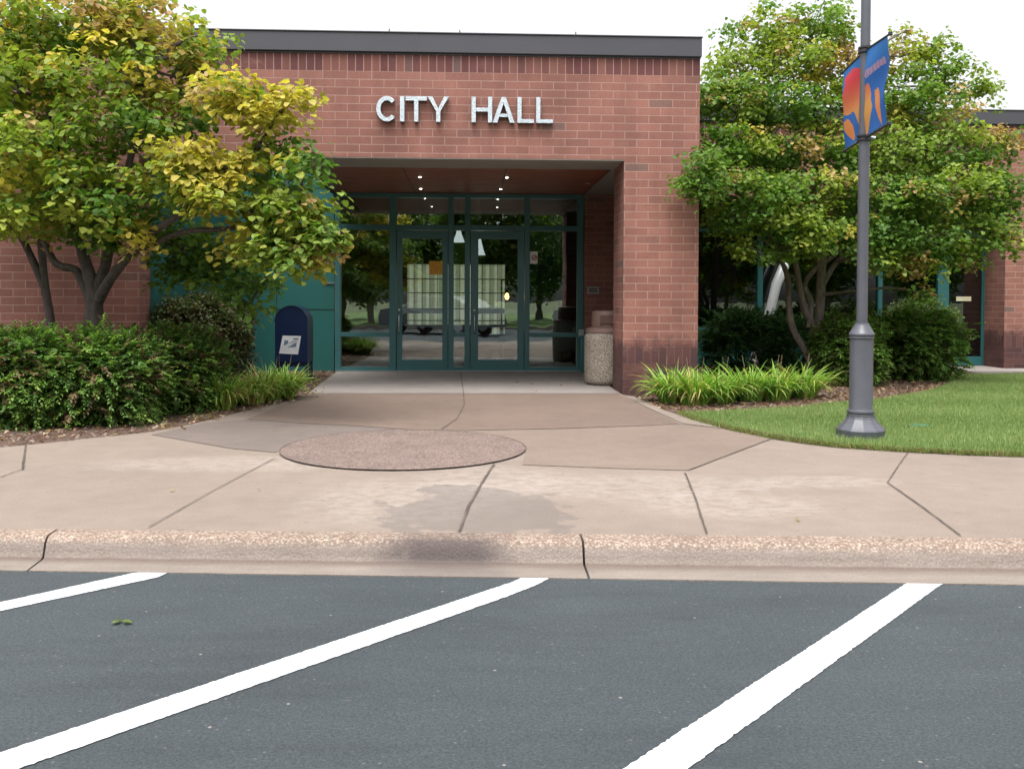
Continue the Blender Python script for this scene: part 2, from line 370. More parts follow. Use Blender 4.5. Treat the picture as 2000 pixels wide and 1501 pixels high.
# spray: leaves fanned round a point, like the layered tufts of a small maple
def sprays(P, Cl, nl, rad, leaf, lay=.35, cvar=.13):
    n = len(P)*nl; c = np.repeat(P, nl, axis=0); az = rng.uniform(0, 2*pi, n)
    rr = rad*np.sqrt(rng.uniform(.0, 1, n))
    off = np.stack([-np.sin(az)*rr, np.cos(az)*rr, rng.normal(0, rad*lay, n)-rr*rr/rad*.35], 1)
    Rm = rotmats(n, az=az+rng.normal(0, .6, n), tilt=-rng.uniform(-.15, .95, n), roll=rng.normal(0, .38, n))
    return place(LEAFV, LEAFF, c+off, Rm, leaf*rng.uniform(.7, 1.2, n), np.repeat(Cl, nl, axis=0), cvar)
def limb(mb, a, b, ra, rb, wob=.06, n=6, sag=0., seg=6):
    a = Vector(a); b = Vector(b); L = (b-a).length; pts = []
    o = Vector((random.uniform(-1, 1), random.uniform(-1, 1), random.uniform(-.4, .6)))*wob*L
    o2 = Vector((random.uniform(-1, 1), random.uniform(-1, 1), random.uniform(-.4, .4)))*wob*L*.5
    for i in range(n+1):
        t = i/n; p = a.lerp(b, t)+o*sin(pi*t)+o2*sin(2*pi*t)+Vector((0, 0, sag*sin(pi*t)*L)); pts.append(p)
    mb.tube(pts, [ra+(rb-ra)*(i/n)**.8 for i in range(n+1)], seg); return pts

# ------------------------------------------------------------------ ground
YF, YD = 12.023, 15.96
XL, XR = -4.10, 2.94
def kb(x): return 4.896-.066*(x-.23)
def ka(x): return 4.522-.0805*(x-.21)
ZA = -.125
gr = MB(); gr.add([(-400, -400, -.30), (400, -400, -.30), (400, 400, -.30), (-400, 400, -.30)], [(0, 1, 2, 3)])
struct(gr.build('ground', plain('far_ground', (.10, .12, .05), .95, 0, .3, .2)))
a = MB(); a.add([(-60, -40, ZA), (60, -40, ZA), (60, ka(60)+.06, ZA), (-60, ka(-60)+.06, ZA)], [(0, 1, 2, 3)])
struct(a.build('parking_lot', ASPH))
def sheet(name, pts, z, m, th=None):
    b = MB()
    if th: b.prism([(p[0], p[1]) for p in pts], z-th, z)
    else: b.add([(p[0], p[1], z) for p in pts], [tuple(range(len(pts)))])
    return b.build(name, m)
def ccw(pts):
    A = sum(pts[i][0]*pts[(i+1) % len(pts)][1]-pts[(i+1) % len(pts)][0]*pts[i][1] for i in range(len(pts)))
    return pts if A > 0 else pts[::-1]
def gs(l, z=0.): return ccw([tuple(G(u, v, z))[:2] for u, v in l])
# kerb in cast lengths
prof = [(0., 0.), (.10, .001), (.30, -.003), (.37, -.012), (.42, -.030), (.47, -.070), (.50, -.098), (.53, -.107), (.60, -.110), (1.0, -.119), (1.0, -.2), (0., -.2)]
cuts = [-24, -17, -9.5, -5.2, G(100, 1040).x, G(1133, 1043).x, 5.4, 9, 13, 19, 26]
for a0, a1 in zip(cuts[:-1], cuts[1:]):
    a0 += .006; a1 -= .006; b = MB(); N = max(2, int((a1-a0)/.08)); pts = []
    for i in range(N+1):
        x = a0+(a1-a0)*i/N
        wob = .004*sin(x*13)+.003*sin(x*37.)
        for t, z in prof: pts.append((x, kb(x)*(1-t)+ka(x)*t + (wob if .3 < t < .55 else 0), z))
    k = len(prof)
    f = [(i*k+j, i*k+(j+1) % k, (i+1)*k+(j+1) % k, (i+1)*k+j) for i in range(N) for j in range(k)]
    f += [tuple(range(k))[::-1], tuple(range(N*k, N*k+k))]
    b.add(pts, f); struct(b.build('kerb', KERB, smooth=True))
b = MB(); b.prism([(-24, ka(-24)), (26, ka(26)), (26, kb(26)), (-24, kb(-24))], -.25, -.13); struct(b.build('kerb_bed', DARKJ))
# soil bed under everything on the building side
b = MB(); b.add([(-40, kb(-40), -.03), (40, kb(40), -.03), (40, 40, -.03), (-40, 40, -.03)], [(0, 1, 2, 3)]); struct(b.build('soil', MULCH))
# plaza outline
left_edge = [(0, 873), (80, 866), (150, 858), (280, 845), (345, 834), (400, 822), (500, 797), (570, 781), (603, 768), (625, 749), (658, 725)]
right_edge = [(1196, 757), (1217, 771), (1250, 775), (1295, 800), (1360, 820), (1430, 839), (1500, 853), (1570, 864), (1640, 872), (1760, 880), (1880, 886), (2000, 890)]
L_ = [G(*p) for p in left_edge]; Rr = [G(*p) for p in right_edge]
plaza = [(-20, kb(-20)), (20, kb(20)), (20, 8.1)] + [(p.x, p.y) for p in reversed(Rr)] + [(2.0, YD), (-2.2, YD)] + [(p.x, p.y) for p in reversed(L_)] + [(-9, 8.1), (-20, 8.05)]
struct(sheet('pavement', ccw(plaza), 0., CON, .12))
def slab(name, l, m, z=.004): struct(sheet(name, gs(l), z, m))
slab('entry_slab', [(658, 726), (1142, 726), (1196, 758), (1205, 768), (603, 768)], CON_L)
slab('pavement_band', [(603, 769), (1206, 769), (1260, 795), (1328, 828), (1240, 832), (1100, 837), (900, 841), (800, 839), (700, 832), (600, 827), (482, 819), (570, 783)], CON_T)
slab('pavement_band', [(480, 820), (600, 828), (700, 833), (775, 838), (690, 846), (620, 856), (560, 871), (538, 884), (450, 876), (296, 849), (400, 826)], CON_D)
slab('pavement_band', [(905, 842), (1100, 838), (1240, 833), (1330, 829), (1420, 838), (1508, 857), (1345, 919), (1200, 915), (1020, 908), (1024, 893), (1028, 880), (1010, 866), (960, 852)], CON_R)
slab('paver_border', [(1218, 772), (1252, 777), (1296, 802), (1358, 822), (1420, 838), (1335, 828), (1262, 795)], concrete('paver_concrete', (.24, .195, .165), False, .6), .006)
# round pebble inlay
c0 = (G(540, 886)+G(1027, 880))/2; cc = Vector((c0.x, (8.730+6.682)/2, 0)); rx = (G(1027, 880).x-G(540, 886).x)/2*1.005; ry = 1.02
el = [(cc.x+rx*cos(2*pi*i/72), cc.y+ry*sin(2*pi*i/72)) for i in range(72)]
struct(sheet('round_paving_inlay', el, .010, PEB))
def strip(l, wd, z=.0085, closed=False):
    pts = [Vector((p[0], p[1])) for p in l]; n = len(pts); V = []
    wd *= .75
    for i, p in enumerate(pts):
        t = ((pts[(i+1) % n]-pts[i-1]) if closed else (pts[min(i+1, n-1)]-pts[max(i-1, 0)])).normalized(); q = Vector((-t.y, t.x))*wd/2*random.uniform(.75, 1.2)
        V += [(p.x+q.x, p.y+q.y, z), (p.x-q.x, p.y-q.y, z)]
    m = n if closed else n-1
    return V, [(2*i, 2*i+1, (2*((i+1) % n))+1, 2*((i+1) % n)) for i in range(m)]
def sub(l, n=10):
    o = []
    for p, q in zip(l[:-1], l[1:]):
        for i in range(n):
            t = i/n; o.append((p[0]+(q[0]-p[0])*t+random.uniform(-.002, .002), p[1]+(q[1]-p[1])*t+random.uniform(-.002, .002)))
    return o+[l[-1]]
jm = MB()
for l, wd in (([(900, 727), (905, 768), (907, 790), (893, 818), (862, 839)], .016), ([(965, 907), (945, 938), (932, 960), (915, 990), (897, 1039)], .020),
              ([(536, 896), (420, 957), (290, 1031)], .009), ([(1338, 925), (1355, 965), (1380, 1043)], .016), ([(1345, 919), (1420, 890), (1508, 857)], .008),
              ([(1775, 882), (1755, 910), (1733, 943)], .010), ([(1733, 943), (1800, 990), (1876, 1047)], .013), ([(50, 870), (44, 917)], .018), ([(44, 917), (0, 933)], .01),
              ([(1733, 943), (2000, 960)], .004), ([(605, 768.5), (1206, 768.5)], .006), ([(905, 842), (1240, 833), (1330, 829)], .007)):
    v, f = strip(sub([tuple(G(*p))[:2] for p in l]), wd); jm.add(v, f)
v, f = strip(el, .013, .0125, True); jm.add(v, f)
struct(jm.build('pavement_joints', plain('joint_filler', (.095, .072, .060), .9, var=.5, vs=3.)))
# bay lines
def rag(P, amp=.0016, step=.012):
    o = []
    for i, p in enumerate(P):
        q = P[(i+1) % len(P)]; L = math.hypot(q[0]-p[0], q[1]-p[1]); n = max(1, int(L/step))
        for k in range(n):
            t = k/n; a_ = random.gauss(0, amp) if 0 < k else 0; o.append((p[0]+(q[0]-p[0])*t-(q[1]-p[1])/max(L, 1e-6)*a_, p[1]+(q[1]-p[1])*t+(q[0]-p[0])/max(L, 1e-6)*a_))
    return o
def stripe(l, ext=None):
    P = rag(gs(l, ZA)); b = MB(); b.add([(p[0], p[1], ZA+.004) for p in P], [tuple(range(len(P)))]); return struct(b.build('parking_line', PAINT))
def far(p, q, k): return (p[0]+(q[0]-p[0])*k, p[1]+(q[1]-p[1])*k)
stripe([(255, 1121), (290, 1115), (312, 1113), (336, 1114), (326, 1120), (308, 1128), (270, 1136), (0, 1194), far((270, 1136), (0, 1194), 3.2), far((255, 1121), (0, 1177), 3.2), (0, 1177)])
stripe([(1000, 1137.5), (1018, 1129), (1034, 1124.5), (1060, 1124), (1077, 1126), (1068, 1133), (1050, 1142), (1000, 1162), (40, 1501), far((1000, 1162), (40, 1501), 1.5), far((1000, 1137.5), (0, 1471), 1.45), (0, 1471)])
stripe([(1775, 1137), (1795, 1131), (1820, 1131), (1840, 1133), (1845, 1139), (1830, 1148), (1345, 1501), far((1830, 1148), (1345, 1501), 1.8), far((1775, 1137), (1220, 1501), 1.75), (1220, 1501)])
for k in (1, 2):  # further bays out of frame to the right, same pitch
    d = G(1800, 1133, ZA)-G(1035, 1125, ZA); base = gs([(1775, 1137), (1795, 1131), (1840, 1133), (1845, 1139), (1345, 1501), (1220, 1501)], ZA)
    b = MB(); b.add([(p[0]+d.x*k, p[1]+d.y*k, ZA+.004) for p in base], [tuple(range(6))]); struct(b.build('parking_line', PAINT))

# lawn to the right: a gently uneven sheet
lawn_front = [G(u, v)+Vector((-.01, -.045, 0)) for u, v in ((1330, 808), (1360, 820), (1430, 839), (1500, 853), (1570, 864), (1640, 872), (1760, 880), (1880, 886), (2000, 890))]
lawn_back = [G(u, v) for u, v in ((1330, 806), (1400, 805), (1480, 800), (1560, 797), (1605, 790), (1700, 783), (1800, 768), (1850, 752), (1880, 733), (2000, 731))]
lawn = [(p.x, p.y) for p in lawn_front]+[(20, 8.1), (20, 15.4)]+[(p.x, p.y) for p in reversed(lawn_back)]
lm, lt, lb = newmat('lawn'); p_ = pos(lt)
lc = ramp(lt, noise(lt, p_, 1.2, 6, .6), [(.3, (.105, .185, .04)), (.7, (.15, .235, .06))])
lc = mix(lt, 1., lc, ramp(lt, noise(lt, p_, 60, 4, .75, (1, .4, 1)), [(.25, .55), (.75, 1.35)]), 'MULTIPLY')
lk(lt, lc, lb.inputs['Base Color']); lb.inputs['Roughness'].default_value = .9; bump(lt, lb, noise(lt, p_, 120, 3), 1., .02)
struct(sheet('lawn', ccw(lawn), .008, lm))
def inpoly(P, poly):
    x, y = P[:, 0], P[:, 1]; c = np.zeros(len(P), bool); n = len(poly)
    for i in range(n):
        x0, y0 = poly[i]; x1, y1 = poly[(i+1) % n]
        if y0 == y1: continue
        t = (x1-x0)*(y-y0)/(y1-y0)+x0; c ^= ((y0 > y) != (y1 > y)) & (x < t)
    return c
BL = np.array([[-.06, 0, 0], [.06, 0, 0], [.045, .10, .55], [-.045, .10, .55], [.012, .38, .95], [-.012, .38, .95]]); BLF = np.array([[0, 1, 2, 3], [3, 2, 4, 5]])
def grass(name, poly, n, h, label):
    xs = [q[0] for q in poly]; ys = [q[1] for q in poly]
    P = np.stack([rng.uniform(min(xs), max(xs), n), rng.uniform(min(ys), max(ys), n), np.full(n, .006)], 1); P = P[inpoly(P, poly)]
    k = len(P); band = .5+.5*np.sin(P[:, 0]*1.1+P[:, 1]*3.4+np.sin(P[:, 0]*.7))
    mixw = (band*.35+rng.uniform(0, .65, k))[:, None]
    C = np.array([.135, .215, .055])*(1-mixw)+np.array([.28, .36, .135])*mixw
    dry = rng.uniform(0, 1, k) < .035; C[dry] = (.38, .30, .13)
    v, f, c = place(BL, BLF, P, rotmats(k, tilt=rng.uniform(-.2, .75, k), roll=rng.normal(0, .2, k)), h*rng.uniform(.6, 1.25, k), C, .12)
    return tag(npmesh(name, v, f, c, BLADE), label, 'grass', kind='stuff')
near = ccw([(p.x, p.y) for p in lawn_front]+[(12.5, 8.2), (12.5, 15.4)]+[(p.x, p.y) for p in reversed(lawn_back)])
grass('grass', near, 360000, .036, 'mown green lawn around the grey lamp post right of the walkway')

ef = [lawn_front[i].lerp(lawn_front[i+1], k/60) for i in range(len(lawn_front)-1) for k in range(60)]; m_ = 26
P = np.repeat(np.array([tuple(q) for q in ef]), m_, axis=0); P[:, 1] += rng.normal(-.005, .022, len(P)); P[:, 0] += rng.normal(0, .02, len(P)); P[:, 2] = .006
C = np.where((rng.uniform(0, 1, len(P)) < .42)[:, None], np.array([[.23, .17, .085]]), np.array([[.17, .25, .06]]))
v, f, c = place(BL, BLF, P, rotmats(len(P), tilt=rng.uniform(-.3, 1.3, len(P))), .038*rng.uniform(.5, 1.2, len(P)), C, .2)
tag(npmesh('grass_edge', v, f, c, BLADE), 'ragged partly dry grass fringe where the lawn meets the walkway', 'grass', kind='stuff')
# mulch beds
def bed(name, poly, z=.0, nchip=4000, lbl=''):
    b = MB(); P = ccw(poly); b.add([(q[0], q[1], z) for q in P], [tuple(range(len(P)))]); struct(b.build(name, MULCH))
    xs = [q[0] for q in P]; ys = [q[1] for q in P]; n = nchip
    Q = np.stack([rng.uniform(min(xs), max(xs), n), rng.uniform(min(ys), max(ys), n), np.full(n, z+.008)], 1); Q = Q[inpoly(Q, P)]; k = len(Q)
    pal = np.array([[.19, .10, .07], [.30, .17, .11], [.12, .065, .05], [.40, .29, .20], [.24, .19, .16]])
    chip = np.array([[-.5, -.2, 0], [.5, -.15, .1], [.45, .2, .15], [-.4, .22, .05]]); cf = np.array([[0, 1, 2, 3]])
    v, f, c = place(chip, cf, Q, rotmats(k), .05*rng.uniform(.5, 1.3, k), pal[rng.integers(0, 5, k)], .2)
    return tag(npmesh(name+'_chips', v, f, c, BLADE), lbl, 'mulch', kind='stuff')
bedL = [(p.x, p.y) for p in L_]+[(-2.2, YD-.1), (XL, YD-.1), (XL, 11.98), (-14, 11.98), (-14, 8.2), (-9, 8.15)]
bed('mulch_bed', bedL, -.004, 26000, 'bark mulch and dry leaves along the left walkway edge')
bedR = [tuple(G(u, v))[:2] for u, v in ((1240, 776), (1295, 801), (1330, 808), (1400, 806), (1480, 801), (1560, 798), (1605, 791), (1700, 784), (1800, 769), (1850, 753), (1880, 734))]+[(9.3, 16.2), (9.3, 16.85), (3.0, 16.85), (3.0, 12.05)]
bed('mulch_bed', bedR, -.002, 22000, 'bark mulch under the right hand hedge and small tree')
# concrete step strip before the side door
b = MB(); b.box((8.3, 15.55, -.05), (20, 16.93, .028)); struct(b.build('side_path', CON_L))

# ------------------------------------------------------------------ the building
B = empty('city_hall', (0, YF, 0), 'single storey red brick building with dark metal roof edge and recessed glass entrance', 'building')
def bx(name, boxes, m, parent=B, bevel=0, smooth=False):
    b = MB()
    for q in boxes: b.box(q[:3], q[3:])
    return b.build(name, m, parent, smooth, bevel)
ZT, ZF, ZS = 4.53, 4.295, 2.99
bx('brick_wall', [(-16, YF, -.1, XL, YF+.4, ZF), (-16, YF+.4, -.1, -15.6, 26, ZF)], BRICK)
bx('brick_header', [(XL, YF, ZS, XR, YF+.85, ZF)], BRICK)
bx('brick_pillar', [(1.975, YF, -.05, XR, YF+.83, ZS-.001)], BRICK)
bx('brick_wall', [(1.94, YD-.03, -.05, XR-.303, YD+.3, ZS-.002)], BRICK)
bx('brick_wall', [(XR-.30, YF+.852, -.05, XR-.002, 16.95, ZF-.002)], BRICK)
RY = 16.25; RX = 9.42
bx('brick_wall', [(RX, RY, -.05, 20, RY+.72, ZF-.001), (XR, RY, 3.02, RX, RY+.30, ZF-.001)], BRICK)
# metal roof edge
b = MB()
b.box((-16.05, YF-.05, ZF), (XR+.012, YF+.12, ZT)); b.box((XR-.07, YF+.12, ZF), (XR+.012, RY-.05, ZT)); b.box((XR-.07, RY-.05, ZF), (20, RY+.12, ZT))
b.box((-16.06, YF-.065, ZT), (XR+.02, YF+.14, ZT+.018)); b.box((XR-.07, RY-.065, ZT), (20, RY+.14, ZT+.018))
b.build('roof_edge', FASC, B, bevel=.006)
b = MB(); b.box((-16, YF-.012, ZF-.02), (XR+.005, YF, ZF)); b.box((XR+.013, RY-.012, ZF-.02), (20, RY, ZF)); b.build('drip_edge', FASC, B)
for u in (760, 898, 1125):
    p = W(u, 66, YF); MB().lathe([(.02, 0), (.02, .02), (.008, .03), (.006, .055)], (p.x, YF+.03, ZT+.018), 8).build('roof_pin', FASC, B)
bx('roof', [(-15.6, YF+.4, 4.15, XL-.001, 26, 4.25), (-2.23, YF+.86, 4.15, XR-.31, YD-.04, 4.25), (-15.6, YD+.31, 4.151, XR-.31, 26, 4.25), (XR-.31, 16.96, 4.15, 20, 26, 4.25)], FASC)
# soffits
bx('soffit', [(XL, YF+.004, ZS-.012, 1.974, YF+.86, ZS-.001), (1.94, YF+.862, ZS-.012, XR-.302, YD-.032, ZS-.001), (XR, RY+.004, 3.005, RX-.002, 16.95, 3.018)], SOFF)
# wood ceiling with bowed left edge
def wood():
    m, t, b = newmat('red_wood'); p = pos(t)
    n = noise(t, p, 7, 7, .65, (.35, 4, 1))
    sp = nd(t, 'ShaderNodeSeparateXYZ'); lk(t, p, sp.inputs[0])
    c = ramp(t, n, [(.3, (.11, .032, .02)), (.5, (.25, .080, .044)), (.7, (.40, .155, .08))])
    fx = mth(t, 'FRACT', mth(t, 'DIVIDE', mth(t, 'ADD', sp.outputs[0], 2.25+.05), 1.40)); fy = mth(t, 'FRACT', mth(t, 'DIVIDE', sp.outputs[1], .78))
    j = mth(t, 'MAXIMUM', mth(t, 'LESS_THAN', fx, .012), mth(t, 'LESS_THAN', fy, .02))
    c = mix(t, j, c, (.02, .008, .006)); lk(t, c, b.inputs['Base Color']); b.inputs['Roughness'].default_value = .5; b.inputs['Specular IOR Level'].default_value = .25; return m
WOOD = wood()
edge = [(-2.16-.07*math.sin(pi*t/2)-.0*t, YF+.862+(YD-.02-YF-.862)*t) for t in [i/10 for i in range(11)]]
b = MB(); b.prism([(edge[0][0], edge[0][1]), (1.938, YF+.862), (1.938, YD-.02)]+[e for e in reversed(edge[1:])], ZS-.016, ZS+.10)
ceil = b.build('wood_ceiling', WOOD, B)
b = MB()
for e0, e1 in zip(edge[:-1], edge[1:]): b.prism([(e0[0]-.03, e0[1]), (e0[0]-.002, e0[1]), (e1[0]-.002, e1[1]), (e1[0]-.03, e1[1])], ZS-.05, ZS+1.1)
b.build('ceiling_edge', FASC, B)
DL = emit_mat('lit_downlight', (1., .93, .8), 9.)
for u, v in ((820, 345), (822, 368), (990, 346), (978, 369), (1148, 358)):
    d = ray(u, v); t = (ZS-.016-H0)/d.z; x, y = d.x*t, d.y*t
    q = MB().lathe([(.034, -.007), (.040, -.004), (.040, 0)], (x, y, ZS-.016), 16).build('downlight', METAL, ceil)
    if v != 358: MB().lathe([(.018, -.004), (.018, 0)], (x, y, ZS-.0235), 14).build('lens', DL, q)
# teal panelled wall left of the doors
b = MB(); b.box((XL+.002, YD, .0), (-2.245, YD+.3, 4.149)); gw = b.build('panel_wall', TEAL, B)
b = MB(); b.box((XL+.001, YF+.402, .0), (XL+.05, YD-.001, 4.149)); b.build('side_panel_wall', TEAL, B)
seam = MB()
for z in (1.02, 2.30, 3.04, 3.6): seam.box((XL+.051, YD-.004, z), (-2.246, YD-.001, z+.012)); seam.box((XL+.051, YF+.41, z), (XL+.054, YD-.005, z+.012))
for x in (-3.2,): seam.box((x, YD-.0035, .05), (x+.012, YD-.001, 4.1))
seam.box((XL+.051, 14.0, .05), (XL+.0535, 14.012, 4.1)); seam.build('panel_seam', BLACKM, B)
bx('foundation', [(XL+.003, YD-.045, -.12, -2.246, YD-.002, -.004)], CON_L)
q = W(630, 551, YD); q2 = W(654, 554, YD); bx('wall_strip', [(q.x, YD-.02, q2.z-.002, q2.x, YD-.0045, q.z+.004)], METAL)

# ---- entry storefront
def X_(u, y=YD): return W(u, 600, y).x
def Z_(v, u=900, y=YD): return W(u, v, y).z
xs = [X_(u) for u in (655, 667)]
F0, F1 = X_(655), X_(1138.5)
ZH = ZS-.02; zt0, zt1 = Z_(450), Z_(440)
zr0, zr1 = Z_(657.5), Z_(649)
fy0, fy1 = YD-.06, YD+.09
mull = [(655, 666), (761, 774), (875.5, 886), (907.5, 918), (1024, 1034), (1126.5, 1138.5)]
for a0, a1 in mull: bx('storefront_mullion', [(X_(a0), fy0, .0, X_(a1), fy1, ZH)], TEALF, B, .006)
gaps = [(mull[i][1], mull[i+1][0]) for i in range(5)]
for i, (a0, a1) in enumerate(gaps):
    for z0, z1, always in ((Z_(387), ZH, 1), (zt0, zt1, 1), (0, Z_(716), 0), (zr0, zr1, 0)):
        if always or i in (0, 2, 4): bx('storefront_rail', [(X_(a0), fy0+.01, z0, X_(a1), fy1-.01, z1)], TEALF, B, .005)
for i, (a0, a1) in enumerate(gaps):
    x0, x1 = X_(a0)-.004, X_(a1)+.004
    def pane(z0, z1, nm='glass_pane'): bx(nm, [(x0, YD+.012, z0, x1, YD+.020, z1)], GLASS)
    pane(zt1-.004, Z_(387)+.004, 'transom_pane')
    if i in (0, 2, 4): pane(Z_(716)-.004, zr0+.004); pane(zr1-.004, zt0+.004)
    else:
        d0, d1 = X_(a0)+.006, X_(a1)-.006; zb, ztp = .012, zt0-.008
        g0, g1 = (X_(786), X_(864)) if i == 1 else (X_(934), X_(1010.5)); gb, gt = Z_(702), Z_(466.5)
        b = MB(); y0, y1 = YD-.035, YD+.012
        b.box((d0, y0, zb), (g0, y1, ztp)); b.box((g1, y0, zb), (d1, y1, ztp)); b.box((g0, y0, zb), (g1, y1, gb)); b.box((g0, y0, gt), (g1, y1, ztp))
        dr = b.build('door', TEALF, B, bevel=.004)
        bx('door_glass', [(g0-.003, YD-.014, gb-.003, g1+.003, YD-.008, gt+.003)], GLASS, dr)
        b = MB(); b.box((g0-.01, YD+.03, Z_(612)), (g1+.01, YD+.065, Z_(604)))
        b.box((g0-.03, YD+.010, Z_(614)), (g0+.02, YD+.06, Z_(602))); b.build('push_bar', WHITE, dr, bevel=.006)
        hx = X_(780) if i == 1 else X_(926.5)
        z0h, z1h = Z_(650), Z_(616)
        MB().tube([(hx, y0, z0h), (hx, y0-.055, z0h+.01), (hx, y0-.065, z0h+.04), (hx, y0-.065, z1h-.04), (hx, y0-.055, z1h-.01), (hx, y0, z1h)], [.012]*6, 10).build('pull_handle', METAL, dr, smooth=True)
        b = MB().lathe([(.018, 0), (.018, .012), (.012, .016)], (0, 0, 0), 14); bb = MB(); bb.add([(v[0]+hx, y0-v[2], v[1]+z1h+.09) for v in b.v], [tuple(reversed(f)) for f in b.f]); bb.build('lock', METAL, dr)
b = MB(); b.box((F0, YD-.12, -.001), (F1, YD+.1, .011)); b.build('threshold', METAL, B)

# ---- right wing glazing
GY = 16.95
def X2(u): return W(u, 600, GY).x
def Z2(v): return W(1900, v, GY).z
for a0, a1, mm in ((1300, 1312, 0), (1478, 1488, 0), (1713, 1721, 0), (1829, 1850.5, 0), (1919, 1939, 0)): bx('window_mullion', [(X2(a0) if a0 > 1310 else XR+.001, GY-.05, .03, X2(a1) if a0 > 1310 else XR+.06, GY+.08, 3.003)], TEALB, B, .004)
g2 = [(XR+.06, X2(1478)), (X2(1488), X2(1713)), (X2(1721), X2(1829)), (X2(1850.5), X2(1919))]
for i, (x0, x1) in enumerate(g2):
    for z0, z1 in ((2.94, 3.002), (2.44, 2.50), (.03, .10), (.66, .72)):
        if i < 3 or z0 > 1: bx('window_rail', [(x0, GY-.04, z0, x1, GY+.07, z1)], TEALB, B, .004)
for i, (x0, x1) in enumerate(g2[:3]): bx('spandrel_panel', [(x0, GY-.01, .10, x1, GY+.02, .66)], TEAL, B)
for i, (x0, x1) in enumerate(g2):
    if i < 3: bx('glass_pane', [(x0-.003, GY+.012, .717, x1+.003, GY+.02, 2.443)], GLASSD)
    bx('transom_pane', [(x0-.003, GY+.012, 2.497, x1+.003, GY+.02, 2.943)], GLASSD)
x0, x1 = g2[3]; zb = Z2(696)
b = MB(); b.box((x0, GY-.03, .035), (x1, GY+.02, zb)); b.box((x0, GY-.03, 2.34), (x1, GY+.02, 2.435)); b.box((x0, GY-.03, zb), (x0+.012, GY+.02, 2.34)); b.box((x1-.03, GY-.03, zb), (x1, GY+.02, 2.34))
sdoor = b.build('side_door', TEALB, B, bevel=.004)
bx('door_glass', [(x0+.009, GY-.006, zb-.003, x1-.027, GY, 2.343)], GLASSD, sdoor)
bx('push_bar', [(x0-.01, GY+.03, Z2(612), x1, GY+.06, Z2(606.5))], METAL, sdoor)
bx('door_notice', [(X2(1867), GY-.010, Z2(588), X2(1896), GY-.007, Z2(579))], plain('cream_paper', (.62, .58, .40), .6), sdoor)

# ---- interior
IW = plain('interior_wall', (.13, .12, .085), .8); IF = plain('interior_floor', (.16, .11, .09), .25, 0, .15, 3); IT = plain('interior_teal', (.02, .09, .07), .6)
ICE = plain('interior_ceiling', (.10, .055, .04), .6)
YB = 22.6
wx0, wx1, wz0, wz1 = W(795, 600, YB).x, W(986, 600, YB).x, W(900, 652, YB).z, W(900, 516, YB).z
n2 = [(W(1042, 600, YB).x, W(1064, 600, YB).x), (W(1110, 600, YB).x, W(1119, 600, YB).x)]
b = MB()
holes = [(wx0, wx1)]+n2; xx = [-6.0]+[q for h in holes for q in h]+[3.4]
for i in range(0, len(xx), 2): b.box((xx[i], YB, 0), (xx[i+1], YB+.15, 3.3))
for h in holes: b.box((h[0], YB+.001, 0), (h[1], YB+.149, wz0)); b.box((h[0], YB+.001, wz1), (h[1], YB+.149, 3.3))
b.box((-6.1, YD+.31, 0), (-6.0, YB+.15, 3.3)); b.box((-5.99, YD+.31, 0), (-4.2, YD+.33, 3.3)); b.build('lobby_wall', IW, B)
bx('lobby_partition', [(W(1012, 600, 19).x, 19., 0, 3.3, 19.1, 3.3)], IT)
bx('lobby_floor', [(-6, YD+.1, -.05, 3.4, YB, .005)], IF)
bx('lobby_ceiling', [(-6, YD+.1, 3.25, 3.4, YB+.2, 3.30)], ICE)
wm, wt, wb = newmat('glowing_window_shade'); wt.nodes.remove(wb)
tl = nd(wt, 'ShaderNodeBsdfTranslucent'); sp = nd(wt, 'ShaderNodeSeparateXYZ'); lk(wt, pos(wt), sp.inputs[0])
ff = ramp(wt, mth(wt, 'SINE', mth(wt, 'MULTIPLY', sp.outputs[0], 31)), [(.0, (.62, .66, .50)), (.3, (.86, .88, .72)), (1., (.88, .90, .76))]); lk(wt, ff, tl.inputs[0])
em = nd(wt, 'ShaderNodeEmission'); em.inputs['Strength'].default_value = .05; lk(wt, ff, em.inputs[0]); ad = nd(wt, 'ShaderNodeAddShader'); lk(wt, tl.outputs[0], ad.inputs[0]); lk(wt, em.outputs[0], ad.inputs[1])  # faint glow added to brighten the shade beyond the daylight behind it
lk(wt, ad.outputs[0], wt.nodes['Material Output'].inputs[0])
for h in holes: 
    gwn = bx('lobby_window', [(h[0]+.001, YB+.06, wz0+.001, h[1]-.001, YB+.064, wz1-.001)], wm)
    b = MB(); nn = 13 if h[1]-h[0] > 1 else 2
    for v in (545, 572, 603, 626, 638): z = W(900, v, YB).z; b.box((h[0], YB+.03, z-.011), (h[1], YB+.055, z+.011))
    for i in range(1, nn): x = h[0]+(h[1]-h[0])*i/nn; b.box((x-.006, YB+.032, wz0), (x+.006, YB+.053, wz1))
    b.build('muntins', FASC, gwn)
# right hand room behind the dark windows
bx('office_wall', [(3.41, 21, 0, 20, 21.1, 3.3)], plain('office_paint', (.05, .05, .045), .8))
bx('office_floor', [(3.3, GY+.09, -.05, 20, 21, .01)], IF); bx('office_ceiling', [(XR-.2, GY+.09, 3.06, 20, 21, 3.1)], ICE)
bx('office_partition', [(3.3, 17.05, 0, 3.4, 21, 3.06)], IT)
BLN = plain('beige_blind', (.50, .45, .34), .7)
b = MB(); xa, xb = W(1768, 600, 17.3).x, W(1826, 600, 17.3).x; n = 14
for i in range(n):
    x = xa+(xb-xa)*i/n; b.add([(x, 17.3, .4), (x+.055, 17.345, .4), (x+.055, 17.345, 2.7), (x, 17.3, 2.7)], [(0, 1, 2, 3)])
    b.add([(x, 17.303, .4), (x+.055, 17.348, .4), (x+.055, 17.348, 2.7), (x, 17.303, 2.7)], [(3, 2, 1, 0)])
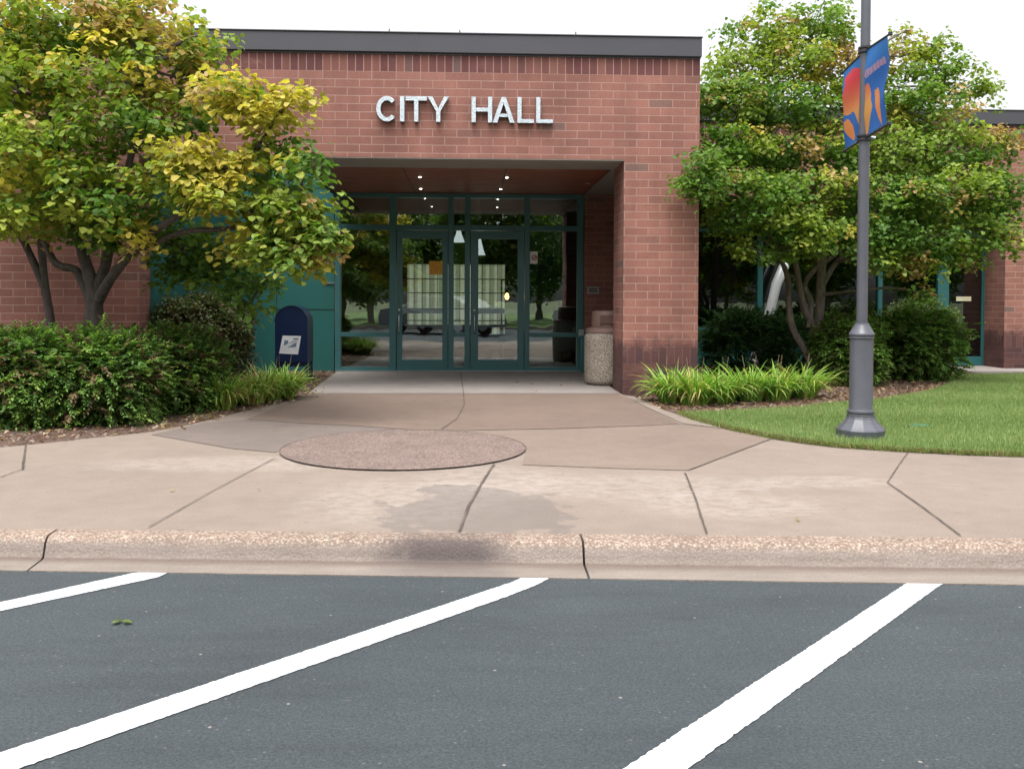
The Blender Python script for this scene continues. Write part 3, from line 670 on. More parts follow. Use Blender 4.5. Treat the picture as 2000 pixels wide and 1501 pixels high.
tag(b.build('vertical_blind', BLN), 'beige vertical blinds behind the window beside the teal side door', 'blinds')
# lobby furnishings
def thing_at(name, y, u, label, cat, group=None, v=600): p = W(u, v, y); return empty(name, (p.x, y, 0), label, cat, group)
t = thing_at('hanging_sign', 20, 862, 'small orange sign hanging inside in front of the pale lobby window', 'sign')
p0, p1 = W(838, 536, 20), W(862, 510, 20); OR = emit_mat('orange_sign_face', (.42, .17, .03), .22)
b = MB(); b.box((p0.x, 19.98, p0.z), (p1.x+.12, 20.02, p1.z)); b.build('sign_board', OR, t)
b = MB()
for x in (p0.x+.05, p1.x+.07): b.box((x-.004, 19.996, p1.z), (x+.004, 20.004, 3.249))
b.build('hanger', BLACKM, t)
t = thing_at('pendant_lamp', 17.6, 897, 'white conical pendant lamp seen through the narrow pane between the doors', 'lamp')
p = W(896, 473, 17.6); PLW = emit_mat('lamp_glass', (.75, .8, .85), .5)
MB().lathe([(.11, 0), (.10, .03), (.055, .15), (.03, .25), (.02, .28)], (p.x, 17.6, p.z), 20).build('lamp_shade', PLW, t, smooth=True)
MB().tube([(p.x, 17.6, p.z+.28), (p.x, 17.6, 3.249)], [.006, .006], 6).build('cord', BLACKM, t)
t2 = thing_at('pendant_lamp', 18.0, 938, 'white conical pendant lamp seen in the left top of the right door', 'lamp')
p = W(937, 498, 18.); MB().lathe([(.11, 0), (.09, .04), (.045, .2), (.015, .34)], (p.x, 18., p.z), 20).build('lamp_shade', PLW, t2, smooth=True)
MB().tube([(p.x, 18., p.z+.34), (p.x, 18., 3.249)], [.006, .006], 6).build('cord', BLACKM, t2)
t = thing_at('reception_counter', 20.2, 900, 'dark lobby reception counter under the pale gridded window', 'counter')
x0, x1 = W(790, 600, 20.2).x, W(960, 600, 20.2).x
bx('counter_top', [(x0-.1, 19.7, .62, x1+.1, 20.3, .66)], plain('counter_laminate', (.03, .10, .10), .3), t); bx('counter_front', [(x0, 19.8, .006, x1, 20.2, .619)], plain('counter_panel', (.16, .085, .075), .5), t)
t = thing_at('table_lamp', 18.6, 985, 'small glowing amber table lamp behind the glass of the right door', 'lamp')
p = W(990, 578, 18.6); bx('lamp_stand', [(p.x-.12, 18.55, .7, p.x-.09, 18.6, 1.6), (p.x-.12, 18.55, 1.57, p.x+.05, 18.6, 1.6)], plain('brass', (.35, .16, .04), .35, 1.), t)
MB().lathe([(.02, -.05), (.045, 0), (.03, .06), (.01, .08)], (p.x, 18.57, p.z-.02), 14).build('lamp_bulb', emit_mat('amber_glow', (1., .45, .12), 5.), t, smooth=True)
MB().lathe([(.22, 0), (.22, .03), (.04, .05), (.04, .66), (.25, .68), (.25, .70)], (p.x-.1, 18.58, .006), 16).build('lamp_table', WOOD, t)
t = thing_at('office_cabinet', 17.9, 1100, 'tall dark cabinet standing inside behind the right sidelight', 'cabinet')
x0, x1 = W(1092, 600, 17.9).x, W(1122, 600, 17.9).x; DK = plain('dark_cabinet', (.012, .013, .016), .4)
bx('cabinet_body', [(x0, 17.7, .006, x1, 18.2, 2.62)], DK, t, .01); bx('cabinet_plinth', [(x0-.12, 17.6, .006, x1+.15, 17.69, .34)], DK, t)
t = thing_at('drop_box', 17.2, 1105, 'grey metal drop box inside the right sidelight beside the dark cabinet', 'box')
x0, x1 = W(1091, 600, 17.2).x, W(1124, 600, 17.2).x; GB = plain('grey_box', (.13, .13, .14), .5)
bx('box_body', [(x0, 17.05, W(1100, 686, 17.2).z, x1, 17.35, W(1100, 626, 17.2).z)], GB, t, .01); bx('box_stand', [((x0+x1)/2-.05, 17.15, .006, (x0+x1)/2+.05, 17.25, W(1100, 686, 17.2).z)], BLACKM, t)
# decals on the sidelight
t = empty('glass_notice', W(1040, 505, YD), 'white square notice with dark and red mark stuck on the right sidelight glass', 'notice')
p0, p1 = W(1031, 515, YD), W(1050, 491, YD)
bx('paper', [(X_(1034.5), YD-.001, p0.z, p1.x, YD+.009, p1.z)], WHITE, t)
xx0 = X_(1034.5); wn = p1.x-xx0; zc = (p0.z+p1.z)/2
b = MB(); ring = []; 
for i in range(20):
    a0, a1 = 2*pi*i/20, 2*pi*(i+1)/20; cx = xx0+wn*.6
    b.prismy([(cx+.030*cos(a0), zc+.030*sin(a0)), (cx+.046*cos(a0), zc+.046*sin(a0)), (cx+.046*cos(a1), zc+.046*sin(a1)), (cx+.030*cos(a1), zc+.030*sin(a1))], YD-.004, YD-.002)
b.prismy([(cx-.038, zc-.026), (cx-.028, zc-.036), (cx+.038, zc+.026), (cx+.028, zc+.036)], YD-.005, YD-.0025); b.build('red_mark', REDI, t)
bx('dark_mark', [(cx-.02, YD-.006, zc-.006, cx+.028, YD-.0052, zc+.006)], BLACKM, t)
# brick wall plaque and door operator
t = empty('wall_plaque', W(1158, 566, YD-.03), 'small grey framed plaque on the brick beside the entrance glass', 'plaque')
p0, p1 = W(1147, 574, YD-.03), W(1169.5, 559.5, YD-.03)
bx('plaque_frame', [(p0.x, YD-.055, p0.z, p1.x, YD-.0305, p1.z)], plain('plaque_grey', (.33, .31, .29), .5), t, .003); bx('plaque_face', [(p0.x+.03, YD-.058, p0.z+.03, p1.x-.03, YD-.056, p1.z-.03)], plain('plaque_dark', (.09, .08, .075), .5), t)
bx('raised_line', [(p0.x+.05, YD-.061, (p0.z+p1.z)/2-.007, p1.x-.06, YD-.0585, (p0.z+p1.z)/2+.006), (p1.x-.055, YD-.061, (p0.z+p1.z)/2-.004, p1.x-.04, YD-.0585, (p0.z+p1.z)/2+.016)], plain('plaque_grey_b', (.3, .28, .26), .5), t)
t = empty('door_opener_post', (W(1140, 700, YD-.35).x, YD-.35, 0), 'short teal post with silver push plate beside the entrance frame', 'door opener')
px0, px1 = W(1134, 600, YD-.35).x, W(1145, 600, YD-.35).x
bx('post', [(px0+.01, YD-.40, .005, px1, YD-.30, W(1140, 660, YD-.35).z)], TEALF, t, .006)
bx('post_head', [(px0-.03, YD-.42, W(1140, 660, YD-.35).z, px1+.02, YD-.28, W(1140, 645, YD-.35).z)], TEALF, t, .006)
bx('push_plate', [(px0-.04, YD-.428, W(1140, 655, YD-.35).z, px0+.05, YD-.4205, W(1140, 643, YD-.35).z)], METAL, t, .002)

# ------------------------------------------------------------------ letters
SG = empty('building_sign', (0, YF-.02, 3.43), 'silver metal CITY HALL lettering mounted on the brick header over the entrance', 'sign')
LM, ltt, lbb = newmat('pebbled_silver'); pp = pos(ltt)
lk(ltt, ramp(ltt, noise(ltt, pp, 60, 3, .8), [(.3, (.36, .42, .46)), (.6, (.66, .72, .76))]), lbb.inputs['Base Color']); lbb.inputs['Metallic'].default_value = .7; lbb.inputs['Roughness'].default_value = .32
bump(ltt, lbb, noise(ltt, pp, 55, 3), .7, .01)
LS = plain('letter_side', (.10, .12, .13), .4, .5)
SW = .052
def lbuild(name, polys):
    b = MB()
    for pl in polys:
        n = len(pl); k = len(b.v); b.prismy(pl, YF-.075, YF-.012); b.m[-(n+1):] = [1]*(n+1)
    b.build('letter_'+name.lower(), [LM, LS], SG)
def zt(u): return W(u, 190+(u-736)*.0085, YF).z
def zb_(u): return W(u, 239+(u-736)*.011, YF).z
def xw(u): return W(u, 215, YF).x
def rect(x0, z0, x1, z1): return [(x0, z0), (x1, z0), (x1, z1), (x0, z1)]
x0, x1 = xw(736), xw(777); z0, z1 = zb_(756), zt(756); cx, cz = (x0+x1)/2, (z0+z1)/2; ra, rb = (x1-x0)/2, (z1-z0)/2; P = []
NA = 26; A0, A1 = R_(42), R_(318)
for i in range(NA):
    a, c = A0+(A1-A0)*i/NA, A0+(A1-A0)*(i+1)/NA
    P.append([(cx+(ra-SW)*cos(a), cz+(rb-SW)*sin(a)), (cx+ra*cos(a), cz+rb*sin(a)), (cx+ra*cos(c), cz+rb*sin(c)), (cx+(ra-SW)*cos(c), cz+(rb-SW)*sin(c))])
lbuild('C', P)
x0, x1 = xw(782), xw(790.5); lbuild('I', [rect(x0, zb_(786), x1, zt(786))])
x0, x1 = xw(793), xw(834); m_ = (x0+x1)/2; zz = zt(814); lbuild('T', [rect(x0, zz-SW, x1, zz), rect(m_-SW/2, zb_(814), m_+SW/2, zz-SW-.0005)])
x0, x1 = xw(835.5), xw(877); m_ = (x0+x1)/2; zz = zt(856); z0 = zb_(856); zm = z0+(zz-z0)*.42; e = .036
lbuild('Y', [rect(m_-SW/2, z0, m_+SW/2, zm), [(m_-SW/2, zm), (m_, zm+.035), (x0+SW*1.15, zz), (x0, zz)], [(m_, zm+.035), (m_+SW/2, zm), (x1, zz), (x1-SW*1.15, zz)], [(m_-SW/2, zm+.0004), (m_+SW/2, zm+.0004), (m_, zm+.034)]])
x0, x1 = xw(921), xw(961); z0, z1 = zb_(941), zt(941); zc = (z0+z1)/2; lbuild('H', [rect(x0, z0, x0+SW, z1), rect(x1-SW, z0, x1, z1), rect(x0+SW+.0003, zc-SW*.46, x1-SW-.0003, zc+SW*.46)])
x0, x1 = xw(962), xw(1004.5); z0, z1 = zb_(984), zt(984); m_ = (x0+x1)/2; h = z1-z0; w2 = (x1-x0)/2
def ax(z, s, inner): 
    t = (z-z0)/h; xo = w2*(1-t)+SW*.5*t; return m_+s*(xo-(SW*1.12 if inner else 0))
za, zbb = z0+h*.22, z0+h*.22+SW*.8; zap = z1-.075
lbuild('A', [[(x0, z0), (x0+SW*1.12, z0), (m_-.0002, zap), (m_-.0002, z1), (m_-SW*.5, z1)], [(x1-SW*1.12, z0), (x1, z0), (m_+SW*.5, z1), (m_+.0002, z1), (m_+.0002, zap)], [(ax(za, -1, True)+.001, za), (ax(za, 1, True)-.001, za), (ax(zbb, 1, True)-.001, zbb), (ax(zbb, -1, True)+.001, zbb)]])
for u0_, u1_ in ((1010, 1042), (1046.5, 1079)):
    x0, x1 = xw(u0_), xw(u1_); z0, z1 = zb_((u0_+u1_)/2), zt((u0_+u1_)/2); lbuild('L', [rect(x0, z0, x0+SW, z1), rect(x0+SW+.0003, z0, x1, z0+SW*.9)])

# ------------------------------------------------------------------ mailbox
mx, my = W(569, 700, 14.15).x, 14.15
MBX = empty('mailbox', (mx, my, 0), 'navy blue round topped mailbox with white emblem sticker beside the teal wall', 'mailbox')
hw = W(601, 650, my).x-mx; x0, x1 = mx-hw, mx+hw; zt_ = W(566, 597, my).z; arch = [(x0, .26), (x1, .26)]
for i in range(21): a = pi*i/20; arch.append((mx+hw*cos(a), zt_-hw+hw*sin(a)))
b = MB(); b.prismy(arch, my, my+.50); b.build('body', NAVY, MBX, bevel=.008)
b = MB(); ar2 = [(mx+(hw+.006)*cos(pi*i/24), zt_-hw+(hw+.006)*sin(pi*i/24)) for i in range(25)]
for i in range(24):
    p, q = ar2[i], ar2[i+1]; pi_, qi = [(mx+(k[0]-mx)*.955, zt_-hw+(k[1]-zt_+hw)*.955) for k in (p, q)]
    b.prismy([pi_, p, q, qi], my-.012, my+.02)
b.build('rim', plain('worn_navy', (.05, .07, .13), .25, .3), MBX, smooth=False)
for sx in (x0, x1-.055):
    for sy in (my+.02, my+.43): bx('leg', [(sx, sy, -.02, sx+.055, sy+.055, .262)], NAVY, MBX, .004)
bx('rail', [(x0+.056, my+.03, .20, x1-.056, my+.05, .259)], NAVY, MBX)
yy = my-.004; c4 = [W(u, v, yy) for u, v in ((545, 690), (582, 692), (588, 656), (552, 655))]
st_ = MB().prismy([(p.x, p.z) for p in c4], yy, my-.001).build('emblem_sticker', plain('reflective_white', (.88, .88, .90), .3), MBX)
def q4(l): return [(W(u, v, yy).x, W(u, v, yy).z) for u, v in l]
b = MB(); b.prismy(q4([(554, 675), (563, 670), (563, 665), (556, 664)]), yy-.003, yy-.0005); b.prismy(q4([(562, 678), (578, 677), (579.5, 668), (574, 671)]), yy-.003, yy-.0005)
b.prismy(q4([(573, 662.5), (583, 662.2), (583.4, 660), (572, 660)]), yy-.003, yy-.0005); b.prismy(q4([(564, 669), (572, 671), (583, 663.4), (573, 664)]), yy-.003, yy-.0005, 1)
b.build('eagle_emblem', [SKYBL, plain('pale_ink', (.55, .58, .62), .5)], st_)

# ------------------------------------------------------------------ litter bin
cxn = W(1186, 700, 13.3).x
T = empty('litter_bin', (cxn, 13.42, 0), 'pale exposed aggregate litter bin with brown lid beside the brick pillar', 'litter bin')
r = .31
MB().lathe([(r-.06, .0), (r-.012, .04), (r, .09), (r, .66), (r-.006, .70), (r-.03, .735)], (cxn, 13.42, .005), 40).build('concrete_body', CANM, T, smooth=True)
MB().lathe([(r-.015, .736), (r-.012, .76), (r-.03, .80), (r-.075, .815)], (cxn, 13.42, .005), 36).build('lid_skirt', LIDM, T, smooth=True)
MB().lathe([(r-.10, .815), (r-.105, 1.02), (r-.12, 1.045), (r-.17, 1.055)], (cxn, 13.42, .005), 32).build('lid_hood', LIDM, T, smooth=True)
bx('lid_flap', [(cxn-.12, 13.42-.225, .87, cxn+.12, 13.42-.19, .99)], plain('dark_brown_flap', (.12, .07, .055), .5), T, .004)

# ------------------------------------------------------------------ lamp post
lp = G(1680.5, 853); K = .0045
LP = empty('lamp_post', (lp.x, lp.y, 0), 'tall grey steel lamp post with flared cast base standing on the lawn', 'lamp post')
MB().lathe([(.235, .0), (.235, .012), (.205, .014), (.212, .07), (.205, .082), (.19, .095), (.155, .13), (.130, .165), (.120, .19)], (lp.x, lp.y, 0), 12).build('base', POLE, LP)
MB().lathe([(.120, .191), (.120, .20), (.112, .205), (.112, .215), (.120, .222), (.120, .238), (.106, .244), (.100, .26), (.1, .86), (.099, .875), (.108, .882), (.108, .895), (.100, .898), (.100, .905), (.110, .91), (.110, .922), (.104, .93), (.064, 1.0), (.062, 1.006), (.062, 1.012), (.054, 1.016), (.054, 1.024)], (lp.x, lp.y, 0), 28).build('column', POLE, LP, smooth=True)
MB().lathe([(.0475, 1.025), (.047, 2.5), (.042, 3.2), (.040, 4.6)], (lp.x, lp.y, 0), 24).build('pole', POLE, LP, smooth=True)
MB().lathe([(.06, 4.6), (.07, 4.66), (.12, 4.70), (.17, 5.0), (.12, 5.25), (.04, 5.34), (.01, 5.4)], (lp.x, lp.y, 0), 20).build('lantern', plain('milky_globe', (.75, .74, .7), .3), LP, smooth=True)
zA, zB = W(1688, 99, lp.y).z, W(1686, 271, lp.y).z
bt_r, bb_r = Vector((3.40, 7.62, 0)), None
# arms run along the kerb-to-building direction, in two short flags either side of the pole
tipR = W(1739, 66, 7.66); tipL = W(1645, 143, 8.98); tipRb = W(1737, 241, 7.66); tipLb = W(1650, 294, 8.98)
for zc_, pr, pl_ in ((zA, tipR, tipL), (zB, tipRb, tipLb)):
    MB().lathe([(.052, -.025), (.062, -.02), (.062, .0), (.052, .004), (.052, .012), (.062, .016), (.062, .03), (.052, .034)], (lp.x, lp.y, zc_), 18).build('clamp', BLACKM, LP, smooth=True)
    for tip in (pr, pl_):
        s = Vector((lp.x, lp.y, zc_)); d = (tip-s).normalized()
        MB().tube([s+d*.05, tip], [.011, .009], 8).build('banner_arm', BLACKM, LP, smooth=True)
        MB().lathe([(.012, -.016), (.018, -.01), (.018, .01), (.012, .016)], tuple(tip), 10).build('arm_cap', BLACKM, LP, smooth=True)
    MB().tube([(lp.x+.045, lp.y-.02, zc_+.01), (lp.x+.085, lp.y-.03, zc_+.0)], [.012, .016], 8).build('bolt', METAL, LP)
def inp(p, poly):
    x, y = p; c = False; n = len(poly)
    for i in range(n):
        x0, y0 = poly[i]; x1, y1 = poly[(i+1) % n]
        if (y0 > y) != (y1 > y) and x < (x1-x0)*(y-y0)/(y1-y0)+x0: c = not c
    return c
def banner(name, inner_t, outer_t, outer_b, inner_b, paints, label):
    # corners in 3d; paints: list of (polygon in picture-like unit coords s,t  s:0 left->1 right, t:0 top->1 bottom), colour fn
    NU, NV = 56, 84; V = []; 
    nrm = (outer_t-inner_t).cross(Vector((0, 0, 1))).normalized()
    for j in range(NV+1):
        t = j/NV
        for i in range(NU+1):
            s = i/NU; top = inner_t.lerp(outer_t, s); bot = inner_b.lerp(outer_b, s); p = top.lerp(bot, t)
            p = p+nrm*(.022*sin(s*5+t*3)+.012*sin(t*9+s*2))*sin(pi*t); V.append(p)
    Fc = np.array([(j*(NU+1)+i, j*(NU+1)+i+1, (j+1)*(NU+1)+i+1, (j+1)*(NU+1)+i) for j in range(NV) for i in range(NU)])
    C = []
    for j in range(NV):
        for i in range(NU):
            s, t = (i+.5)/NU, (j+.5)/NV; c = (.035, .17, .50) if t > .25 else (.045, .23, .58)
            for poly, fn in paints:
                if inp((s, t), poly): c = fn(s, t)
            C.append(c)
    V = np.array([tuple(v) for v in V]); C = np.array(C)
    n_ = np.array(tuple(nrm))*.0025; V2 = V+n_
    F2 = Fc[:, ::-1]+len(V)
    m, t, b = newmat('banner_cloth'); b.inputs['Emission Strength'].default_value = 0; a_ = nd(t, 'ShaderNodeAttribute', attribute_name='Col'); lk(t, a_.outputs['Color'], b.inputs['Base Color']); b.inputs['Roughness'].default_value = .7
    tr = nd(t, 'ShaderNodeBsdfTranslucent'); lk(t, a_.outputs['Color'], tr.inputs[0]); ms = nd(t, 'ShaderNodeMixShader'); ms.inputs[0].default_value = .35
    lk(t, b.outputs[0], ms.inputs[1]); lk(t, tr.outputs[0], ms.inputs[2]); lk(t, ms.outputs[0], t.nodes['Material Output'].inputs[0])
    o = npmesh(name, np.concatenate([V, V2]), np.concatenate([Fc, F2]), np.concatenate([C, C]), m); tag(o, label, 'banner', 'blue banners on the lamp post')
    return o
def warm(s, t):
    k = min(1, max(0, (t-.2)/.45)); return (.78-.1*k, .09+.27*k, .12-.02*k)
def orange(s, t): return (.72, .30, .09)
pole_t, pole_b = Vector((lp.x, lp.y, zA-.012)), Vector((lp.x, lp.y, zB+.02))
def alng(p, q, k): return p+(q-p)*k
RT, RB = alng(pole_t, tipR, .90), alng(pole_b, tipRb, .90); RB.z += .01; RT.z -= .01
LT, LB = alng(pole_t, tipL, .92), alng(pole_b, tipLb, .94); LT.z -= .01; LB.z += .01
banner('banner', alng(pole_t, tipR, .08), RT, RB, alng(pole_b, tipRb, .08), [
    ([(0.0, .42), (.16, .40), (.22, .50), (.24, .62), (.30, .70), (.12, .98), (0, 1.0)], warm),
    ([(.34, .52), (.46, .50), (.62, .66), (.74, .84), (.80, .99), (.58, .86), (.42, .72)], orange),
    ([(.02, .235), (.30, .235), (.55, .205), (.80, .19), (.84, .27), (.6, .275), (.35, .31), (.10, .34), (0, .31)], lambda s, t: (.50, .33, .46) if (int(s*26) % 3) else (.30, .27, .47))],
    'blue cloth banner with pale lettering and orange shape on the right of the lamp post')
banner('banner', LT, alng(pole_t, tipL, .08), alng(pole_b, tipLb, .08), LB, [
    ([(.10, .10), (.55, .07), (1, .17), (1, .42), (.92, .46), (1, .48), (1, .92), (.78, .78), (.55, .66), (.40, .58), (.22, .60), (0.0, .56), (.0, .30), (.16, .20)], warm),
    ([(.02, .66), (.20, .64), (.42, .76), (.58, .93), (.50, .97), (.22, .88), (.05, .78)], orange)],
    'blue cloth banner with large orange flame shape on the left of the lamp post')

# leaning steel fin by the dark windows
p0, p1 = W(1506, 600, 16.62), W(1534, 512, 16.62); dd = (p1-p0); base_ = p0-dd*((p0.z)/dd.z)
MB().tube([base_, p0, p0.lerp(p1, .5)+Vector((-.035, 0, .0)), p0.lerp(p1, .93), p0.lerp(p1, 1.0), p0.lerp(p1, 1.04)], [.085, .085, .09, .09, .07, .03], 18).build('leaning_steel_tube', CHROME, None, True)
tag(bpy.data.objects['leaning_steel_tube'], 'polished round ended steel tube leaning up behind the dark shrub', 'steel tube')
# green lid in the lawn
q = G(1795, 833); b = MB().lathe([(.10, 0), (.10, .018), (.09, .022)], (q.x, q.y, .0), 20)
tag(b.build('valve_cover', plain('green_plastic', (.06, .17, .09), .6), None, True), 'round green plastic valve cover sunk in the lawn right of the lamp post', 'cover')

# ------------------------------------------------------------------ trees
GREEN = np.array([[.10, .195, .035], [.135, .24, .04], [.175, .28, .055], [.12, .21, .045]])
LIME = np.array([[.26, .33, .055], [.32, .36, .06], [.22, .30, .06]])
YEL = np.array([[.52, .43, .075], [.56, .44, .09], [.45, .40, .08]])
ORG = np.array([[.42, .28, .12], [.38, .26, .10], [.47, .33, .16]])
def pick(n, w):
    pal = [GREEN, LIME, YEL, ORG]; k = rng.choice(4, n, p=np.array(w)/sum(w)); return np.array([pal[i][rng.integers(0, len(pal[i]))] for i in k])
def crown(blobs, per, rad, leaf, nl, ymax=None, avoid=None):
    parts = []; centres = []
    for u, v, ru, rv, D, dd, w, dens in blobs:
        n = max(3, int(per*dens*ru*rv/8000.)); c = W(u, v, D); sx = ru*D/FPX; sz = rv*D/FPX
        d = rng.normal(size=(n, 3)); d /= np.linalg.norm(d, axis=1)[:, None]; q = rng.uniform(.2, 1, n)**.5*np.where(rng.uniform(0, 1, n) < .22, rng.uniform(1, 1.45, n), 1)
        P = np.array(tuple(c))+d*q[:, None]*np.array([sx, dd, sz])
        if ymax: 
            lim = np.where((P[:, 0] < XR+.1) & (P[:, 2] < 4.8), ymax, 99.); P[:, 1] = np.minimum(P[:, 1], lim-rng.uniform(.05, .5, n))
        m_ = max(3, n//9); sc_ = P[rng.integers(0, n, m_)]; cs_ = pick(m_, w); own = np.argmin(((P[:, None]-sc_[None])**2).sum(2), 1)
        Cp = np.where((rng.uniform(0, 1, n) < .72)[:, None], cs_[own], pick(n, w)); parts.append(sprays(P, Cp, nl, rad, leaf)); centres.append((c, P))
    return parts, centres
def boughs(mb, stems, centres, r0=.012, every=5, tw=.004):
    nodes = [p for s in stems for p in s]
    for c, P in centres:
        src = min(nodes, key=lambda n: (n-c).length+.6*max(0, n.z-c.z)); mid = limb(mb, src, c, .030, .012, .08, 6, .05, 6)
        for k in range(0, len(P), every):
            q = Vector(P[k]); s = min(mid, key=lambda n: (n-q).length); limb(mb, s, q, .009, tw, .07, 4, .03, 4)
def stem(mb, pts, rad, seg=9):
    # smooth the polyline
    P = [Vector(p) for p in pts]; Q = []; Rr_ = []
    for i in range(len(P)-1):
        a = P[max(i-1, 0)]; b_ = P[i]; c = P[i+1]; d = P[min(i+2, len(P)-1)]
        for k in range(5):
            t = k/5; Q.append(.5*((2*b_)+(c-a)*t+(2*a-5*b_+4*c-d)*t*t+(3*b_-a-3*c+d)*t**3)); Rr_.append((rad[i]*(1-t)+rad[i+1]*t)*random.uniform(.95, 1.06))
    Q.append(P[-1]); Rr_.append(rad[-1]); mb.tube(Q, Rr_, seg); return Q
def tree(name, base, stems, blobs, per, rad, leaf, nl, bark, label, ymax=None, group=None, boughr=.012):
    e = empty(name, base, label, 'tree', group); mb = MB(); ss = [stem(mb, p, r_) for p, r_ in stems]
    parts, cs = crown(blobs, per, rad, leaf, nl, ymax); boughs(mb, ss, cs)
    mb.build('trunk', bark, e, True); v, f, c = merge(parts); npmesh('crown', v, f, c, LEAF, e)
    return e
D1 = 10.3
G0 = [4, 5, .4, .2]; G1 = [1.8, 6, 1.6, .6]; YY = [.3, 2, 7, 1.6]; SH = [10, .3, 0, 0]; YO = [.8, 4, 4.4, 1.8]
def w1(u, v, D=D1): return W(u, v, D)
leftstems = [
    ([w1(183, 800), w1(182, 660), w1(184, 590), w1(178, 550), w1(160, 490), w1(140, 430), w1(120, 330), w1(90, 200)], [0.1025, 0.0943, 0.0902, 0.0697, 0.0533, 0.0451, 0.0328, 0.0164]),
    ([w1(183, 640), w1(190, 570), w1(205, 520), w1(215, 470, 10.1), w1(235, 380, 10.0), w1(270, 250, 9.9), w1(290, 120, 9.9)], [0.082, 0.0738, 0.0574, 0.0492, 0.041, 0.0287, 0.0164]),
    ([w1(190, 590), w1(215, 545, 10.1), w1(250, 500, 9.9), w1(285, 462, 9.7), w1(380, 400, 9.5), w1(470, 330, 9.4), w1(540, 230, 9.3)], [0.0615, 0.0533, 0.0451, 0.0369, 0.0328, 0.023, 0.0098]),
    ([w1(178, 590), w1(150, 530), w1(120, 520), w1(98, 498), w1(60, 400), w1(20, 300, 10)], [.055, .045, .042, .038, .03, .02]),
    ([w1(250, 500, 9.9), w1(350, 455, 9.7), w1(430, 448, 9.6), w1(520, 440, 9.5), w1(600, 455, 9.3)], [.03, .028, .024, .018, .010]),
    ([w1(285, 462, 10.3), w1(380, 490, 10.4), w1(450, 530, 10.4), w1(530, 560, 10.4)], [.03, .024, .016, .008])]
blobL = [  # u v ru rv D dd weights density
    (180, 30, 130, 60, 10.3, .9, YO, .8), (60, 60, 110, 80, 10.4, .9, G1, .9), (280, 60, 100, 60, 10.3, .8, YO, .75), (385, 70, 55, 45, 10.2, .5, G1, .6), (270, 5, 60, 50, 10.2, .5, G0, .6),
    (40, 180, 110, 80, 10.2, 1., G0, .75), (200, 170, 120, 70, 10.2, 1., G1, .7), (340, 150, 90, 60, 10.1, .9, YO, .7), (395, 105, 45, 40, 10.2, .5, G0, .7),
    (100, 280, 120, 60, 9.9, .9, G1, .85), (30, 330, 90, 60, 9.8, .9, G0, .9), (230, 250, 90, 50, 10.0, .9, G0, .6),
    (330, 235, 80, 50, 9.8, .6, G0, .7), (450, 175, 75, 40, 9.4, .4, YY, 1.1), (505, 215, 65, 40, 9.3, .35, YY, 1.0), (575, 195, 45, 28, 9.2, .25, YO, .7),
    (150, 360, 110, 55, 9.8, .8, G1, .95), (60, 420, 90, 40, 9.8, .7, G1, 1.0), (250, 400, 90, 45, 9.8, .7, G0, .9),
    (345, 285, 60, 35, 9.3, .4, YY, .9), (330, 350, 80, 40, 9.4, .5, G1, .9), (420, 325, 70, 35, 9.1, .4, YY, 1.1), (400, 375, 50, 28, 9.1, .3, YY, .9), (520, 290, 70, 28, 9.2, .4, G1, .8), (590, 315, 48, 22, 9.0, .25, G1, .8),
    (480, 395, 110, 38, 9.3, .5, G1, .95), (560, 420, 80, 35, 9.2, .35, YO, .95), (620, 460, 55, 32, 9.0, .25, YO, .9), (620, 400, 40, 25, 9.1, .25, G1, .8), (570, 490, 60, 38, 9.1, .3, G1, .95), (500, 470, 70, 35, 9.3, .4, G1, .9), (585, 515, 40, 18, 9.1, .2, YY, .8), (655, 465, 24, 24, 8.9, .2, ORG is not None and YO, .8),
    (270, 460, 45, 25, 9.6, .3, YO, .7), (170, 455, 80, 22, 9.8, .5, G0, .7),
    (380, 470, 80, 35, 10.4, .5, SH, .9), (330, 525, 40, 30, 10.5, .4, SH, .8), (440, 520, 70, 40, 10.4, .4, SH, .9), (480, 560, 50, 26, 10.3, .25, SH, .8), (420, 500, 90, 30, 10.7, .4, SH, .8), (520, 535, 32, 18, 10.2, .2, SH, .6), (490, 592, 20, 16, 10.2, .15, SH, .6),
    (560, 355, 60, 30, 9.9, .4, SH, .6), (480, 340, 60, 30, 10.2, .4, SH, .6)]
blobL = [tuple(b_) for b_ in blobL]
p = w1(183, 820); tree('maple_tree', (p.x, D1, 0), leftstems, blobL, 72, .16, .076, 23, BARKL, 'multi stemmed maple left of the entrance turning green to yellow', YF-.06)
# thinner second trunk further left
D1b = 10.9
def w1b(u, v): return W(u, v, D1b)
st2 = [([w1b(108, 800), w1b(100, 640), w1b(88, 560), w1b(80, 470), w1b(70, 380), w1b(40, 220)], [.06, .05, .045, .04, .03, .015]), ([w1b(86, 560), w1b(60, 500), w1b(35, 455), w1b(-20, 400), w1b(-80, 330)], [.045, .04, .035, .025, .012])]
bl2 = [(-60, 130, 110, 110, 10.9, .7, G1, .7), (-80, 300, 110, 90, 10.7, .7, G0, .8), (20, 240, 90, 70, 11.1, .5, G0, .6), (-30, 420, 90, 50, 10.5, .6, G0, .9), (90, 400, 60, 35, 11.2, .3, SH, .6), (60, 90, 90, 60, 11.0, .5, YO, .6)]
p = w1b(108, 820); tree('maple_tree', (p.x, D1b, 0), st2, bl2, 74, .15, .070, 24, BARKL, 'slender grey trunked tree at the left edge behind the hedge', YF-.06)
